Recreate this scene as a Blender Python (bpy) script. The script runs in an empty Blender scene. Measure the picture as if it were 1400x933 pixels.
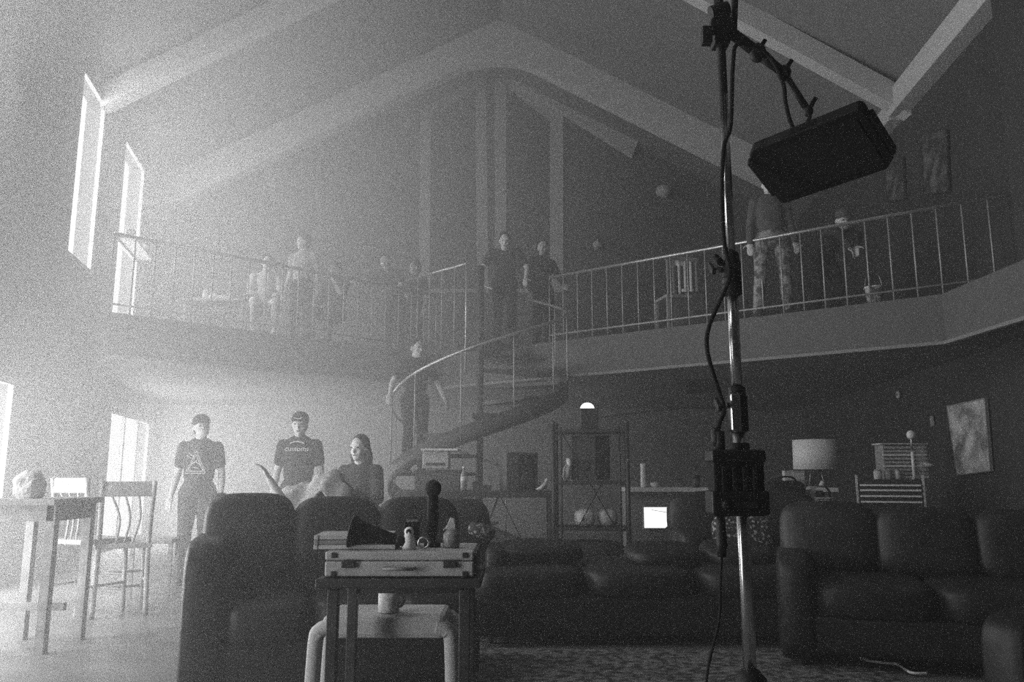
import bpy, math, random
from mathutils import Vector, Matrix, Euler, noise
random.seed(7)
sc = bpy.context.scene
COL = sc.collection
PI = math.pi

# ---------------------------------------------------------------- camera
F_PX, HOR, CAM_Z = 1090.0, 650.0, 1.1
TH = math.atan((HOR - 466.5) / F_PX)
CT, ST = math.cos(TH), math.sin(TH)
cam_d = bpy.data.cameras.new('camera'); cam = bpy.data.objects.new('camera', cam_d); COL.objects.link(cam)
cam_d.sensor_width = 36.0; cam_d.lens = F_PX / 1400 * 36.0
cam_d.clip_start = 0.02; cam_d.clip_end = 200
cam.location = (0, 0, CAM_Z); cam.rotation_euler = (PI / 2 + TH, 0, 0)
sc.camera = cam

# ---------------------------------------------------------------- view, sky, daylight
sc.view_settings.view_transform = 'Standard'; sc.view_settings.look = 'None'
sc.view_settings.gamma = 1.0; sc.view_settings.use_curve_mapping = False
sc.view_settings.exposure = 0.60
W = bpy.data.worlds.new('overcast_sky'); sc.world = W; W.use_nodes = True
wb = W.node_tree.nodes['Background']; wb.inputs['Color'].default_value = (1, 1, 1, 1); wb.inputs['Strength'].default_value = 3.0
HAZE_LEFT, HAZE_RIGHT, HAZE_G = 0.20, 0.018, 0.35
SKY_UP, SKY_DOWN = 20.0, 23.0        # radiance of the daylight outside the upper windows and outside the glazed doors
sc.cycles.volume_bounces = 2; sc.cycles.use_denoising = False      # the photograph is grainy
sc.cycles.sample_clamp_indirect = 0.30; sc.cycles.sample_clamp_direct = 1.5
sc.cycles.max_bounces = 6; sc.cycles.diffuse_bounces = 3; sc.cycles.transparent_max_bounces = 12

def ray(px, py):
    r = (px - 700) / F_PX; u = (466.5 - py) / F_PX
    return r / (CT - u * ST), (ST + u * CT) / (CT - u * ST)
def P(px, py, Y):
    a, b = ray(px, py); return Vector((a * Y, Y, CAM_Z + b * Y))
def Pz(px, py, z):
    a, b = ray(px, py); Y = (z - CAM_Z) / b; return Vector((a * Y, Y, z))
def Pn(px, py, p0, n):
    a, b = ray(px, py); o = Vector((0, 0, CAM_Z)); d = Vector((a, 1, b)); n = Vector(n)
    return o + d * ((Vector(p0) - o).dot(n) / d.dot(n))
def V(*a): return Vector(a)

# the left window wall runs along LX(Y); the right wall along RX(Y)
def LX(Y): return -3.22 - 0.229 * Y
def RX(Y): return 5.14 + 0.097 * (Y - 7.93)
LDIR = V(-0.229, 1, 0).normalized(); LNRM = V(LDIR.y, -LDIR.x, 0)      # into the room
def GY(X): return 15.5 + 0.10 * X                                        # gable wall
def RIDGE(Y): return V(-0.43 + 0.101 * (15.4 - Y), Y, 9.4)
EAVE_L, EAVE_R = 6.35, 6.25

def daylight(name, y0, y1, z0, z1, rad):
    a = V(LX(y0), y0, z0); b = V(LX(y1), y1, z1); c = (a + b) / 2 - LNRM * 0.045
    w = (V(b.x, b.y, 0) - V(a.x, a.y, 0)).length
    d = bpy.data.lights.new(name, 'AREA'); d.shape = 'RECTANGLE'; d.size = w; d.size_y = z1 - z0
    d.energy = rad * PI * w * (z1 - z0); d.color = (1, 1, 1)
    o = bpy.data.objects.new(name, d); COL.objects.link(o); o.location = c
    x = LDIR; zz = -LNRM; yv = zz.cross(x)
    o.rotation_euler = Matrix((x, yv, zz)).transposed().to_euler()
    return o
UPPER = [(0.75, 1.80), (4.90, 5.97), (7.00, 8.05), (9.17, 10.24), (11.26, 12.60)]
UP_K = [.38, .75, .75, .5, .3]; LOW_K = [.36, .55, .55, .65, .75]
LOWER = [(0.75, 1.8), (4.4, 6.2), (7.0, 8.1), (9.05, 10.10), (11.70, 14.35)]
for i, (a, b) in enumerate(UPPER):
    daylight('daylight', a, b, 3.05 if i == 4 else 3.69, 6.13, SKY_UP * UP_K[i])
for i, (a, b) in enumerate(LOWER):
    daylight('daylight', a, b, 0.05, 2.07, SKY_DOWN * LOW_K[i])

# ---------------------------------------------------------------- materials (black and white place)
MATS = {}
def mat(name, g, rough=0.6, metal=0.0, var=0.0, scale=8.0, bump=0.0, spec=0.4, trans=0.0, emit=0.0):
    if name in MATS: return MATS[name]
    m = bpy.data.materials.new(name); m.use_nodes = True; nt = m.node_tree
    b = nt.nodes['Principled BSDF']
    b.inputs['Base Color'].default_value = (g, g, g, 1); b.inputs['Roughness'].default_value = rough
    b.inputs['Metallic'].default_value = metal; b.inputs['Specular IOR Level'].default_value = spec
    if trans: b.inputs['Transmission Weight'].default_value = trans
    if emit: b.inputs['Emission Color'].default_value = (1, 1, 1, 1); b.inputs['Emission Strength'].default_value = emit
    if var or bump:
        tc = nt.nodes.new('ShaderNodeTexCoord'); n = nt.nodes.new('ShaderNodeTexNoise')
        n.inputs['Scale'].default_value = scale; n.inputs['Detail'].default_value = 5
        nt.links.new(tc.outputs['Object'], n.inputs['Vector'])
        if var:
            cr = nt.nodes.new('ShaderNodeValToRGB')
            lo, hi = max(g * (1 - var), 0.002), min(g * (1 + var), 0.95)
            cr.color_ramp.elements[0].position = 0.3; cr.color_ramp.elements[0].color = (lo, lo, lo, 1)
            cr.color_ramp.elements[1].position = 0.7; cr.color_ramp.elements[1].color = (hi, hi, hi, 1)
            nt.links.new(n.outputs['Fac'], cr.inputs['Fac']); nt.links.new(cr.outputs['Color'], b.inputs['Base Color'])
        if bump:
            bp = nt.nodes.new('ShaderNodeBump'); bp.inputs['Strength'].default_value = bump; bp.inputs['Distance'].default_value = 0.02
            nt.links.new(n.outputs['Fac'], bp.inputs['Height']); nt.links.new(bp.outputs['Normal'], b.inputs['Normal'])
    MATS[name] = m; return m
def pattern(name, g0, g1, scale, kind='voronoi', lo=0.35, hi=0.5, rough=0.8, rand=1.0, dist=0.0):
    if name in MATS: return MATS[name]
    m = mat(name, g0, rough); nt = m.node_tree; b = nt.nodes['Principled BSDF']
    tc = nt.nodes.new('ShaderNodeTexCoord')
    if kind == 'voronoi':
        n = nt.nodes.new('ShaderNodeTexVoronoi'); n.inputs['Scale'].default_value = scale; n.inputs['Randomness'].default_value = rand; o = n.outputs['Distance']
    elif kind == 'wave':
        n = nt.nodes.new('ShaderNodeTexWave'); n.inputs['Scale'].default_value = scale; n.inputs['Distortion'].default_value = dist; n.inputs['Detail'].default_value = 3; o = n.outputs['Fac']
    else:
        n = nt.nodes.new('ShaderNodeTexNoise'); n.inputs['Scale'].default_value = scale; n.inputs['Detail'].default_value = 6; o = n.outputs['Fac']
    cr = nt.nodes.new('ShaderNodeValToRGB')
    cr.color_ramp.elements[0].position = lo; cr.color_ramp.elements[0].color = (g0, g0, g0, 1)
    cr.color_ramp.elements[1].position = hi; cr.color_ramp.elements[1].color = (g1, g1, g1, 1)
    nt.links.new(tc.outputs['Object'], n.inputs['Vector']); nt.links.new(o, cr.inputs['Fac']); nt.links.new(cr.outputs['Color'], b.inputs['Base Color'])
    return m
def glass_mat():
    m = bpy.data.materials.new('window_glass'); m.use_nodes = True; nt = m.node_tree
    for n in list(nt.nodes): nt.nodes.remove(n)
    o = nt.nodes.new('ShaderNodeOutputMaterial'); t = nt.nodes.new('ShaderNodeBsdfTransparent'); g = nt.nodes.new('ShaderNodeBsdfGlossy')
    g.inputs['Roughness'].default_value = 0.02; 
    x = nt.nodes.new('ShaderNodeMixShader'); x.inputs[0].default_value = .07; nt.links.new(t.outputs[0], x.inputs[1]); nt.links.new(g.outputs[0], x.inputs[2])
    nt.links.new(x.outputs[0], o.inputs['Surface']); return m
GLASS = glass_mat()
def blind_mat(name, tr):
    m = bpy.data.materials.new(name); m.use_nodes = True; nt = m.node_tree
    for n in list(nt.nodes): nt.nodes.remove(n)
    o = nt.nodes.new('ShaderNodeOutputMaterial'); t = nt.nodes.new('ShaderNodeBsdfTranslucent'); d = nt.nodes.new('ShaderNodeBsdfDiffuse')
    t.inputs['Color'].default_value = (tr, tr, tr, 1); d.inputs['Color'].default_value = (.5, .5, .5, 1)
    x = nt.nodes.new('ShaderNodeMixShader'); x.inputs[0].default_value = 0.35
    nt.links.new(t.outputs[0], x.inputs[1]); nt.links.new(d.outputs[0], x.inputs[2]); nt.links.new(x.outputs[0], o.inputs['Surface']); return m

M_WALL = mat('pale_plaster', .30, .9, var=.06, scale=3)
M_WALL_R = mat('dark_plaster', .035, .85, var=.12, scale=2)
M_CEIL = mat('ceiling_board', .19, .9, var=.08, scale=2)
M_BEAM = mat('painted_beam', .55, .8, var=.06, scale=5)
M_FASCIA = mat('balcony_fascia', .10, .8, var=.06, scale=4)
M_FLOOR = mat('floor_boards', .17, .45, var=.2, scale=3)
M_TRIM = mat('window_trim', .55, .7)
M_BACK = mat('back_wall_paint', .20, .9, var=.1, scale=2)
M_BLACK = mat('matte_black', .010, .7, spec=.12)
M_BALUSTER = mat('baluster_steel', .34, .45, metal=.3)
M_BLACK2 = mat('satin_black', .014, .5, spec=.2)
M_CHROME = mat('chrome', .75, .18, metal=1.0)
M_STEEL = mat('brushed_steel', .55, .35, metal=1.0)
M_RAIL = mat('rail_metal', .72, .28, metal=.85)
M_DARKWOOD = mat('dark_wood', .04, .5, var=.3, scale=12)
M_WOOD = mat('mid_wood', .34, .55, var=.3, scale=12)
M_LEATHER = mat('dark_leather', .013, .5, var=.35, scale=7, bump=.35)
M_LEATHER2 = mat('worn_leather', .018, .5, var=.5, scale=6, bump=.4)
M_WHITE = mat('white_enamel', .86, .4)
M_CLOTH_W = mat('white_cloth', .75, .9, var=.08, scale=9)
M_CLOTH_G = mat('grey_cloth', .34, .95, var=.2, scale=14, bump=.3)
M_CLOTH_D = mat('dark_cloth', .025, .9, var=.3, scale=14)
M_CLOTH_M = mat('charcoal_cloth', .07, .9, var=.25, scale=14)
M_SKIN = mat('skin', .55, .6)
M_HAIR = mat('dark_hair', .02, .6, var=.4, scale=40)
M_DARK = mat('near_black_plastic', .03, .5)
M_GREY = mat('grey_plastic', .25, .5)
M_PALE = mat('pale_plastic', .5, .5)
M_STAIR = mat('stair_steel', .05, .55)
M_DARKPANE = mat('night_dark_glass', .07, .3, spec=.3)

# ---------------------------------------------------------------- mesh helpers
class MB:
    def __init__(s): s.v = []; s.f = []
    def add(s, vs, fs):
        o = len(s.v); s.v += [Vector(v) for v in vs]; s.f += [tuple(i + o for i in f) for f in fs]; return s
    def box(s, c, d, R=None):
        c = Vector(c); h = [x / 2 for x in d]
        vs = [Vector((sx * h[0], sy * h[1], sz * h[2])) for sx in (-1, 1) for sy in (-1, 1) for sz in (-1, 1)]
        if R is not None: vs = [R @ v for v in vs]
        return s.add([c + v for v in vs], [(0, 1, 3, 2), (4, 6, 7, 5), (0, 4, 5, 1), (2, 3, 7, 6), (0, 2, 6, 4), (1, 5, 7, 3)])
    def b2(s, a, b):
        a, b = Vector(a), Vector(b); return s.box((a + b) / 2, [abs(b[i] - a[i]) for i in range(3)])
    def beam(s, a, b, w, h, up=(0, 0, 1)):
        a, b = Vector(a), Vector(b); x = (b - a); l = x.length; x.normalize(); u = Vector(up)
        if abs(x.dot(u)) > .99: u = V(0, 1, 0)
        y = u.cross(x).normalized(); z = x.cross(y)
        return s.box((a + b) / 2, (l, w, h), Matrix((x, y, z)).transposed())
    def tube(s, pts, r, n=8):
        pts = [Vector(p) for p in pts]; m = len(pts); rs = r if isinstance(r, (list, tuple)) else [r] * m
        vs = []; fs = []; prev = None
        for i, p in enumerate(pts):
            t = (pts[min(i + 1, m - 1)] - pts[max(i - 1, 0)])
            if t.length < 1e-9: t = V(0, 0, 1)
            t.normalize()
            if prev is None:
                u = V(0, 0, 1) if abs(t.z) < .9 else V(1, 0, 0); a = t.cross(u).normalized()
            else:
                a = prev - t * prev.dot(t); a = a.normalized() if a.length > 1e-6 else t.orthogonal().normalized()
            prev = a; bb = t.cross(a)
            for k in range(n):
                q = 2 * PI * k / n; vs.append(p + (a * math.cos(q) + bb * math.sin(q)) * rs[i])
        for i in range(m - 1):
            for k in range(n):
                k2 = (k + 1) % n; fs.append((i * n + k, i * n + k2, (i + 1) * n + k2, (i + 1) * n + k))
        fs.append(tuple(range(n - 1, -1, -1))); fs.append(tuple((m - 1) * n + k for k in range(n)))
        return s.add(vs, fs)
    def lathe(s, prof, c=(0, 0, 0), n=20, R=None):
        c = Vector(c); vs = []; fs = []; m = len(prof)
        for r, z in prof:
            for k in range(n):
                q = 2 * PI * k / n; v = Vector((max(r, 1e-4) * math.cos(q), max(r, 1e-4) * math.sin(q), z)); vs.append(c + (R @ v if R is not None else v))
        for i in range(m - 1):
            for k in range(n):
                k2 = (k + 1) % n; fs.append((i * n + k, i * n + k2, (i + 1) * n + k2, (i + 1) * n + k))
        fs.append(tuple(range(n - 1, -1, -1))); fs.append(tuple((m - 1) * n + k for k in range(n)))
        return s.add(vs, fs)
    def ell(s, c, r, R=None, n=14, m=9, e=1.0):
        c = Vector(c); vs = []; fs = []
        def pw(x): return math.copysign(abs(x) ** e, x)
        for i in range(m + 1):
            a = -PI / 2 + PI * i / m
            for k in range(n):
                q = 2 * PI * k / n
                v = Vector((r[0] * pw(math.cos(a)) * pw(math.cos(q)), r[1] * pw(math.cos(a)) * pw(math.sin(q)), r[2] * pw(math.sin(a))))
                vs.append(c + (R @ v if R is not None else v))
        for i in range(m):
            for k in range(n):
                k2 = (k + 1) % n; fs.append((i * n + k, i * n + k2, (i + 1) * n + k2, (i + 1) * n + k))
        fs.append(tuple(range(n - 1, -1, -1))); fs.append(tuple(m * n + k for k in range(n)))
        return s.add(vs, fs)
    def cushion(s, c, d, R=None, e=.38): return s.ell(c, [x / 2 for x in d], R, n=28, m=16, e=e)
    def prism(s, poly, ext):
        n = len(poly); poly = [Vector(p) for p in poly]; ext = Vector(ext)
        vs = poly + [p + ext for p in poly]
        fs = [tuple(range(n - 1, -1, -1)), tuple(range(n, 2 * n))] + [(i, (i + 1) % n, n + (i + 1) % n, n + i) for i in range(n)]
        return s.add(vs, fs)
    def caps(s, chain, n=10):
        pts = [Vector(p) for p, r in chain]; rs = [r for p, r in chain]
        for (p, r) in chain: s.ell(p, (r, r, r), n=n, m=6)
        for i in range(len(pts) - 1):
            if (pts[i + 1] - pts[i]).length > 1e-4: s.tube([pts[i], pts[i + 1]], [rs[i], rs[i + 1]], n)
        return s
    def mesh(s, name):
        me = bpy.data.meshes.new(name); me.from_pydata([tuple(v) for v in s.v], [], s.f); me.validate(); 
        import bmesh
        bm = bmesh.new(); bm.from_mesh(me); bmesh.ops.recalc_face_normals(bm, faces=bm.faces); bm.to_mesh(me); bm.free()
        me.update(); return me
    def build(s, name, m, parent=None, smooth=False, bevel=0.0, remesh=0.0, sm_it=6, label=None):
        me = s.mesh(name)
        if remesh:
            t = bpy.data.objects.new('t', me); COL.objects.link(t)
            r = t.modifiers.new('r', 'REMESH'); r.mode = 'VOXEL'; r.voxel_size = remesh
            q = t.modifiers.new('s', 'SMOOTH'); q.iterations = sm_it; q.factor = .5
            dg = bpy.context.evaluated_depsgraph_get(); m2 = bpy.data.meshes.new_from_object(t.evaluated_get(dg))
            bpy.data.objects.remove(t); bpy.data.meshes.remove(me); me = m2; me.name = name; smooth = True
        me.materials.clear()
        if m is not None: me.materials.append(m)
        if smooth:
            for p in me.polygons: p.use_smooth = True
        o = bpy.data.objects.new(name, me); COL.objects.link(o)
        if parent is not None: o.parent = parent
        if bevel:
            b = o.modifiers.new('edge', 'BEVEL'); b.width = bevel; b.segments = 2; b.limit_method = 'ANGLE'
        if label: o['label'] = label
        return o
def thing(name, label, cat, loc=(0, 0, 0), rz=0.0, group=None):
    o = bpy.data.objects.new(name, None); COL.objects.link(o); o.empty_display_size = .1
    o.location = loc; o.rotation_euler = (0, 0, rz); return tag(o, label, cat, group)
def tag(o, label, cat, group=None):
    o['label'] = label; o['category'] = cat
    if group: o['group'] = group
    return o
def struct(o): o['kind'] = 'structure'; return o
def copy_tree(o, parent=None):
    c = o.copy(); COL.objects.link(c)
    if parent is not None: c.parent = parent
    for ch in [x for x in bpy.data.objects if x.parent == o]: copy_tree(ch, c)
    return c
def RZ(a): return Matrix.Rotation(a, 3, 'Z')
def RX_(a): return Matrix.Rotation(a, 3, 'X')
def RY_(a): return Matrix.Rotation(a, 3, 'Y')
def lerp(a, b, t): return Vector(a) * (1 - t) + Vector(b) * t
def spline(pts, k=6):
    pts = [Vector(p) for p in pts]; out = []
    for i in range(len(pts) - 1):
        p0, p1, p2, p3 = pts[max(i - 1, 0)], pts[i], pts[i + 1], pts[min(i + 2, len(pts) - 1)]
        for j in range(k):
            t = j / k; out.append(.5 * ((2 * p1) + (p2 - p0) * t + (2 * p0 - 5 * p1 + 4 * p2 - p3) * t * t + (3 * p1 - p0 - 3 * p2 + p3) * t ** 3))
    out.append(pts[-1]); return out

#@@STRUCTURE
# ================================================================ the room
YN = -3.0                                                            # wall behind the camera
def lw(Y, z, off=0.0): p = V(LX(Y), Y, z) - LNRM * off; return p
mb = MB(); mb.prism([V(LX(YN) - .3, YN - .3, -.2), V(RX(YN) + .3, YN - .3, -.2), V(RX(16.8) + .3, 17, -.2), V(LX(16.8) - .3, 17, -.2)], (0, 0, .2))
struct(mb.build('floor', M_FLOOR))
# left wall: piers, sills and heads around the openings
mb = MB()
WT = .24
def wseg(y0, y1, z0, z1):
    if y1 - y0 < .01 or z1 - z0 < .01: return
    mb.prism([lw(y0, z0), lw(y1, z0), lw(y1, z1), lw(y0, z1)], -LNRM * WT)
ups = [(a, b, 3.05 if i == 4 else 3.69, 6.13) for i, (a, b) in enumerate(UPPER)]
lows = [(a, b, 0.02, 2.07) for a, b in LOWER]
def band(rows, z0, z1):
    y = YN
    for a, b, s, h in rows:
        wseg(y, a, z0, z1); wseg(a, b, z0, s); wseg(a, b, h, z1); y = b
    wseg(y, 15.4, z0, z1)
band(lows, 0, 2.6); band(ups, 2.6, EAVE_L + .35)
struct(mb.build('wall_left', M_WALL))
# right wall
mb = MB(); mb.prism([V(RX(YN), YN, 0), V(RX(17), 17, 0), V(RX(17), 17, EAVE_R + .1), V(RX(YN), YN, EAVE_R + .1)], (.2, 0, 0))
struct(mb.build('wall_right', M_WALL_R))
# wall behind the camera
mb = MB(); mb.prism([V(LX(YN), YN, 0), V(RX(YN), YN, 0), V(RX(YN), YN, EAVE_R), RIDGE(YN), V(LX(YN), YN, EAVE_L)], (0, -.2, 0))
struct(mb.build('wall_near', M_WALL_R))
# gable wall above the balcony and back wall under it
def gp(px, py, off=0.0): return Pn(px, py, V(0, 15.5 - off, 0), V(-.10, 1, 0))
def gX(X, z): return V(X, GY(X), z)
xl, xr = -6.77, RX(16.05)
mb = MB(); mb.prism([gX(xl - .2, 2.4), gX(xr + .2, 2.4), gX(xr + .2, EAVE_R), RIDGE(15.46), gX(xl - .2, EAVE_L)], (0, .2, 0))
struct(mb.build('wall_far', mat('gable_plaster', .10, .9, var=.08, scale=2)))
mb = MB(); mb.prism([gX(xl - .2, 0), gX(xr + .2, 0), gX(xr + .2, 2.41), gX(xl - .2, 2.41)], (0, .2, 0))
struct(mb.build('wall_back', M_BACK))
# roof: two slopes meeting at the ridge
mb = MB(); ys = [YN - .2, 3, 8, 12, 16]
for a, b in zip(ys[:-1], ys[1:]):
    ra, rb = RIDGE(a), RIDGE(b)
    mb.prism([V(LX(a) - .3, a, EAVE_L - .1), V(LX(b) - .3, b, EAVE_L - .1), rb, ra], (0, 0, .15))
    mb.prism([ra, rb, V(RX(b) + .3, b, EAVE_R - .1), V(RX(a) + .3, a, EAVE_R - .1)], (0, 0, .15))
struct(mb.build('ceiling', M_CEIL))
# rafter frames (arched at the ridge)
def rafter(Y, dl, w, arch, ins=0.0):
    r = RIDGE(Y); L = V(LX(Y), Y, EAVE_L - .05); R = lerp(r, V(RX(Y), Y, EAVE_R - .05), 1 - ins)
    top = [L, r, R]
    n = 9; low = []
    for i in range(n + 1):
        t = i / n; low.append(lerp(R, r, t * .86) - V(0, 0, dl))
    a = low[-1]; lowL = []
    for i in range(n + 1):
        t = i / n; lowL.append(lerp(r, L, .14 + .86 * t) - V(0, 0, dl))
    b = lowL[0]; apex = r - V(0, 0, dl + arch); mid = []
    for i in range(1, 8):
        t = i / 8; ctrl = r - V(0, 0, dl + .02); mid.append(a * (1 - t) ** 2 + ctrl * 2 * t * (1 - t) + b * t * t)
    low = low + mid + lowL; m = MB()
    # strips between the upper line and the lower line
    up = []
    for p in low:
        if p.x > r.x: t = (p.x - r.x) / (R.x - r.x); up.append(lerp(r, R, t))
        else: t = (r.x - p.x) / (r.x - L.x); up.append(lerp(r, L, t))
    for i in range(len(low) - 1): m.prism([low[i], low[i + 1], up[i + 1], up[i]], (0, w, 0))
    return m
for i, (Y, dl, w, ar, ins) in enumerate([(13.5, .62, .25, .1, .16), (10.0, .34, .22, .1, 0), (6.2, .34, .22, .1, 0)]):
    struct(rafter(Y, dl, w, ar, ins).build('trim_%d' % (i + 1), M_BEAM))
# eave plate along the right wall, and the short cut rafter against the gable
mb = MB(); mb.beam(V(RX(3) - .1, 3, EAVE_R - .16), V(RX(10.2) - .1, 10.2, EAVE_R - .16), .26, .34)
struct(mb.build('trim_4', M_BEAM, bevel=.01))
mb = MB(); mb.beam(V(RX(10.3) - .09, 10.3, EAVE_R - .2), V(RX(11.3) - .09, 11.3, EAVE_R - .2), .2, .26)
struct(mb.build('trim_5', M_BEAM, bevel=.01))
a, b, c, d = gp(700, 108, .25), gp(865, 212, .25), gp(884, 162, .25), gp(712, 62, .25)
mb = MB(); mb.prism([a, b, c, d], (0, .2, 0)); struct(mb.build('trim_6', M_BEAM))
# left upper windows
def window_left(n, y0, y1, z0, z1, mull=0, transom=(), door=False):
    m = MB(); fw, o = .07, .05
    def bar(ya, za, yb, zb, w=fw):
        m.beam(lw(ya, za, .01), lw(yb, zb, .01), .05, w, up=LNRM.cross(V(LDIR.x, LDIR.y, 0)) if abs(za - zb) < .01 else LDIR)
    bar(y0, z0 + fw / 2, y1, z0 + fw / 2); bar(y0, z1 - fw / 2, y1, z1 - fw / 2)
    bar(y0 + fw / 2, z0, y0 + fw / 2, z1); bar(y1 - fw / 2, z0, y1 - fw / 2, z1)
    root = struct(m.build(('door_%d' if door else 'window_%d') % n, M_TRIM))
    for k in range(mull):
        m = MB(); yy = y0 + (y1 - y0) * (k + 1) / (mull + 1); bar(yy, z0 + fw, yy, z1 - fw, .08); m.build('mullion', M_TRIM, root)
    for zz in transom:
        m = MB(); bar(y0 + fw, zz, y1 - fw, zz, .08); m.build('transom', M_TRIM, root)
    for k in range(mull + 1):
        ya = y0 + (y1 - y0) * k / (mull + 1) + .04; yb = y0 + (y1 - y0) * (k + 1) / (mull + 1) - .04
        m = MB(); m.prism([lw(ya, z0 + .05, .02), lw(yb, z0 + .05, .02), lw(yb, z1 - .05, .02), lw(ya, z1 - .05, .02)], -LNRM * .006); m.build('pane', GLASS, root)
    return root
for i, (a, b, z0, z1) in enumerate(ups):
    r = window_left(i + 1, a, b, z0, z1, transom=(4.55,) if i == 4 else ())
    if i == 2:
        m = MB(); m.prism([lw(a + .06, z0 + .06, -.02), lw(b - .06, z0 + .06, -.02), lw(b - .06, z1 - .06, -.02), lw(a + .06, z1 - .06, -.02)], -LNRM * .004)
        m.build('roller_blind', blind_mat('blind_fabric', .10), r)
for i, (a, b, z0, z1) in enumerate(lows):
    r = window_left(i + 1, a, b, z0, z1, mull=2 if i == 4 else (1 if b - a > 1.3 else 0), door=True)
    if i == 3:
        m = MB(); m.prism([lw(a + .06, z0 + .06, -.02), lw(b - .06, z0 + .06, -.02), lw(b - .06, z1 - .06, -.02), lw(a + .06, z1 - .06, -.02)], -LNRM * .004)
        m.build('roller_blind', blind_mat('blind_fabric_low', .10), r)
# gable windows: two trapezoids under the ridge
def gable_window(n, outer, inner):
    m = MB(); k = len(outer)
    O = [gp(*p, .06) for p in outer]; I = [gp(*p, .06) for p in inner]
    for i in range(k):
        j = (i + 1) % k; m.prism([O[i], O[j], I[j], I[i]], (0, .1, 0))
    r = struct(m.build('window_%d' % n, M_TRIM))
    m = MB(); m.prism([gp(*p, .02) for p in inner], (0, .03, 0)); m.build('pane', M_DARKPANE, r)
gable_window(6, [(572, 400), (575, 150), (664, 103), (668, 400)], [(587, 395), (589, 156), (650, 123), (652, 395)])
gable_window(7, [(677, 400), (676, 108), (690, 106), (770, 158), (770, 400)], [(692, 395), (692, 118), (695, 120), (752, 165), (752, 395)])
#@@BALCONY
# balcony slab
BL0, BL1, BC, BR1, BR2 = V(-4.62, 8.97, 0), V(-1.08, 12.32, 0), V(-1.08, 12.32, 0), V(4.45, 8.06, 0), V(4.45, 3.0, 0)
plan = [V(LX(10.4) - .05, 10.4, 0), BL0, BC, BR1, BR2, V(RX(3.0) + .05, 3.0, 0), V(RX(15.9), 15.9, 0), V(LX(14.8), 14.9, 0)]
mb = MB(); mb.prism([p + V(0, 0, 2.45) for p in plan], (0, 0, .50)); struct(mb.build('floor_balcony', M_FASCIA))
mb = MB()
for a, b in ((BL0, BC), (BC, BR1), (BR1, BR2)):
    mb.beam(a + V(0, 0, 2.44), b + V(0, 0, 2.44), .06, .035)
struct(mb.build('trim_7', mat('edge_trim', .2, .7)))
# pier at the right end of the balcony
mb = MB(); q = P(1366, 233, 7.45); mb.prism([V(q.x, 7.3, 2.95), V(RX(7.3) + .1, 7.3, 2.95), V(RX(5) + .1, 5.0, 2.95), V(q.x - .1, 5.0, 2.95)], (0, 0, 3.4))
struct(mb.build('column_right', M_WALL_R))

# railing: top rail, bottom rail, balusters
def railing(label, a, b, nb, z0=3.0, z1=3.9):
    root = thing('balcony_railing', label, 'railing', a + V(0, 0, 2.95))
    def l(p): return Vector(p) - Vector(root.location)
    MB().tube([l(a + V(0, 0, z1)), l(b + V(0, 0, z1))], .022).build('handrail', M_RAIL, root, True)
    MB().tube([l(a + V(0, 0, z0 + .06)), l(b + V(0, 0, z0 + .06))], .013).build('bottom_rail', M_BALUSTER, root, True)
    me = None
    for i in range(nb + 1):
        p = lerp(a, b, i / nb)
        if me is None:
            o = MB().tube([V(0, 0, z0 - 2.95 - .05), V(0, 0, z1 - 2.95)], .010, 6).build('baluster', M_BALUSTER, root, True); me = o.data; o.location = l(p + V(0, 0, 2.95))
        else:
            o = bpy.data.objects.new('baluster', me); COL.objects.link(o); o.parent = root; o.location = l(p + V(0, 0, 2.95))
    return root
dR = (BR1 - BC).normalized(); inn = V(-dR.y, dR.x, 0) * .06
dL = (BC - BL0).normalized(); innL = V(-dL.y, dL.x, 0) * .06
RA = V(.50, 11.1, 0) + inn; RB = V(5.02, 7.62, 0) + inn
railing('long straight balcony railing climbing to the dark right wall', RA, RB, 24)
railing('hazy balcony railing beside the bright window wall', BL0 + innL, BC + innL - dL * .1, 20)

# ================================================================ haze filling the hall
def hprof(Y, ye): 
    r = RIDGE(Y); return [V(LX(ye(0)) + .02, ye(0), .012), V(RX(ye(1)) - .02, ye(1), .012), V(RX(ye(1)) - .02, ye(1), EAVE_R - .02), V(r.x, ye(2), r.z - .04), V(LX(ye(0)) + .02, ye(0), EAVE_L - .02)]
pa = hprof(YN + .03, lambda k: YN + .03); pb = hprof(15.4, lambda k: (14.78, 16.0, 15.4)[k])
mb = MB(); mb.add(pa + pb, [(0, 1, 2, 3, 4), (5, 6, 7, 8, 9)] + [(i, (i + 1) % 5, 5 + (i + 1) % 5, 5 + i) for i in range(5)])
hz = mb.build('haze', None); hz['kind'] = 'stuff'; hz['label'] = 'thin theatrical smoke haze filling the whole hall'; hz['category'] = 'haze'
m = bpy.data.materials.new('haze_volume'); m.use_nodes = True; nt = m.node_tree
for n in list(nt.nodes): nt.nodes.remove(n)
o = nt.nodes.new('ShaderNodeOutputMaterial'); vs = nt.nodes.new('ShaderNodeVolumeScatter'); vs.inputs['Anisotropy'].default_value = HAZE_G
tc = nt.nodes.new('ShaderNodeTexCoord'); mr = nt.nodes.new('ShaderNodeMapRange'); mr.interpolation_type = 'SMOOTHSTEP'
mr.inputs['From Min'].default_value = -7.0; mr.inputs['From Max'].default_value = 0.0; mr.inputs['To Min'].default_value = HAZE_LEFT; mr.inputs['To Max'].default_value = HAZE_RIGHT
dp = nt.nodes.new('ShaderNodeVectorMath'); dp.operation = 'DOT_PRODUCT'; dp.inputs[1].default_value = (1, -.25, 0)
nt.links.new(tc.outputs['Object'], dp.inputs[0]); nt.links.new(dp.outputs['Value'], mr.inputs['Value']); nt.links.new(mr.outputs['Result'], vs.inputs['Density'])
nt.links.new(vs.outputs[0], o.inputs['Volume']); hz.data.materials.clear(); hz.data.materials.append(m)
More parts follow.
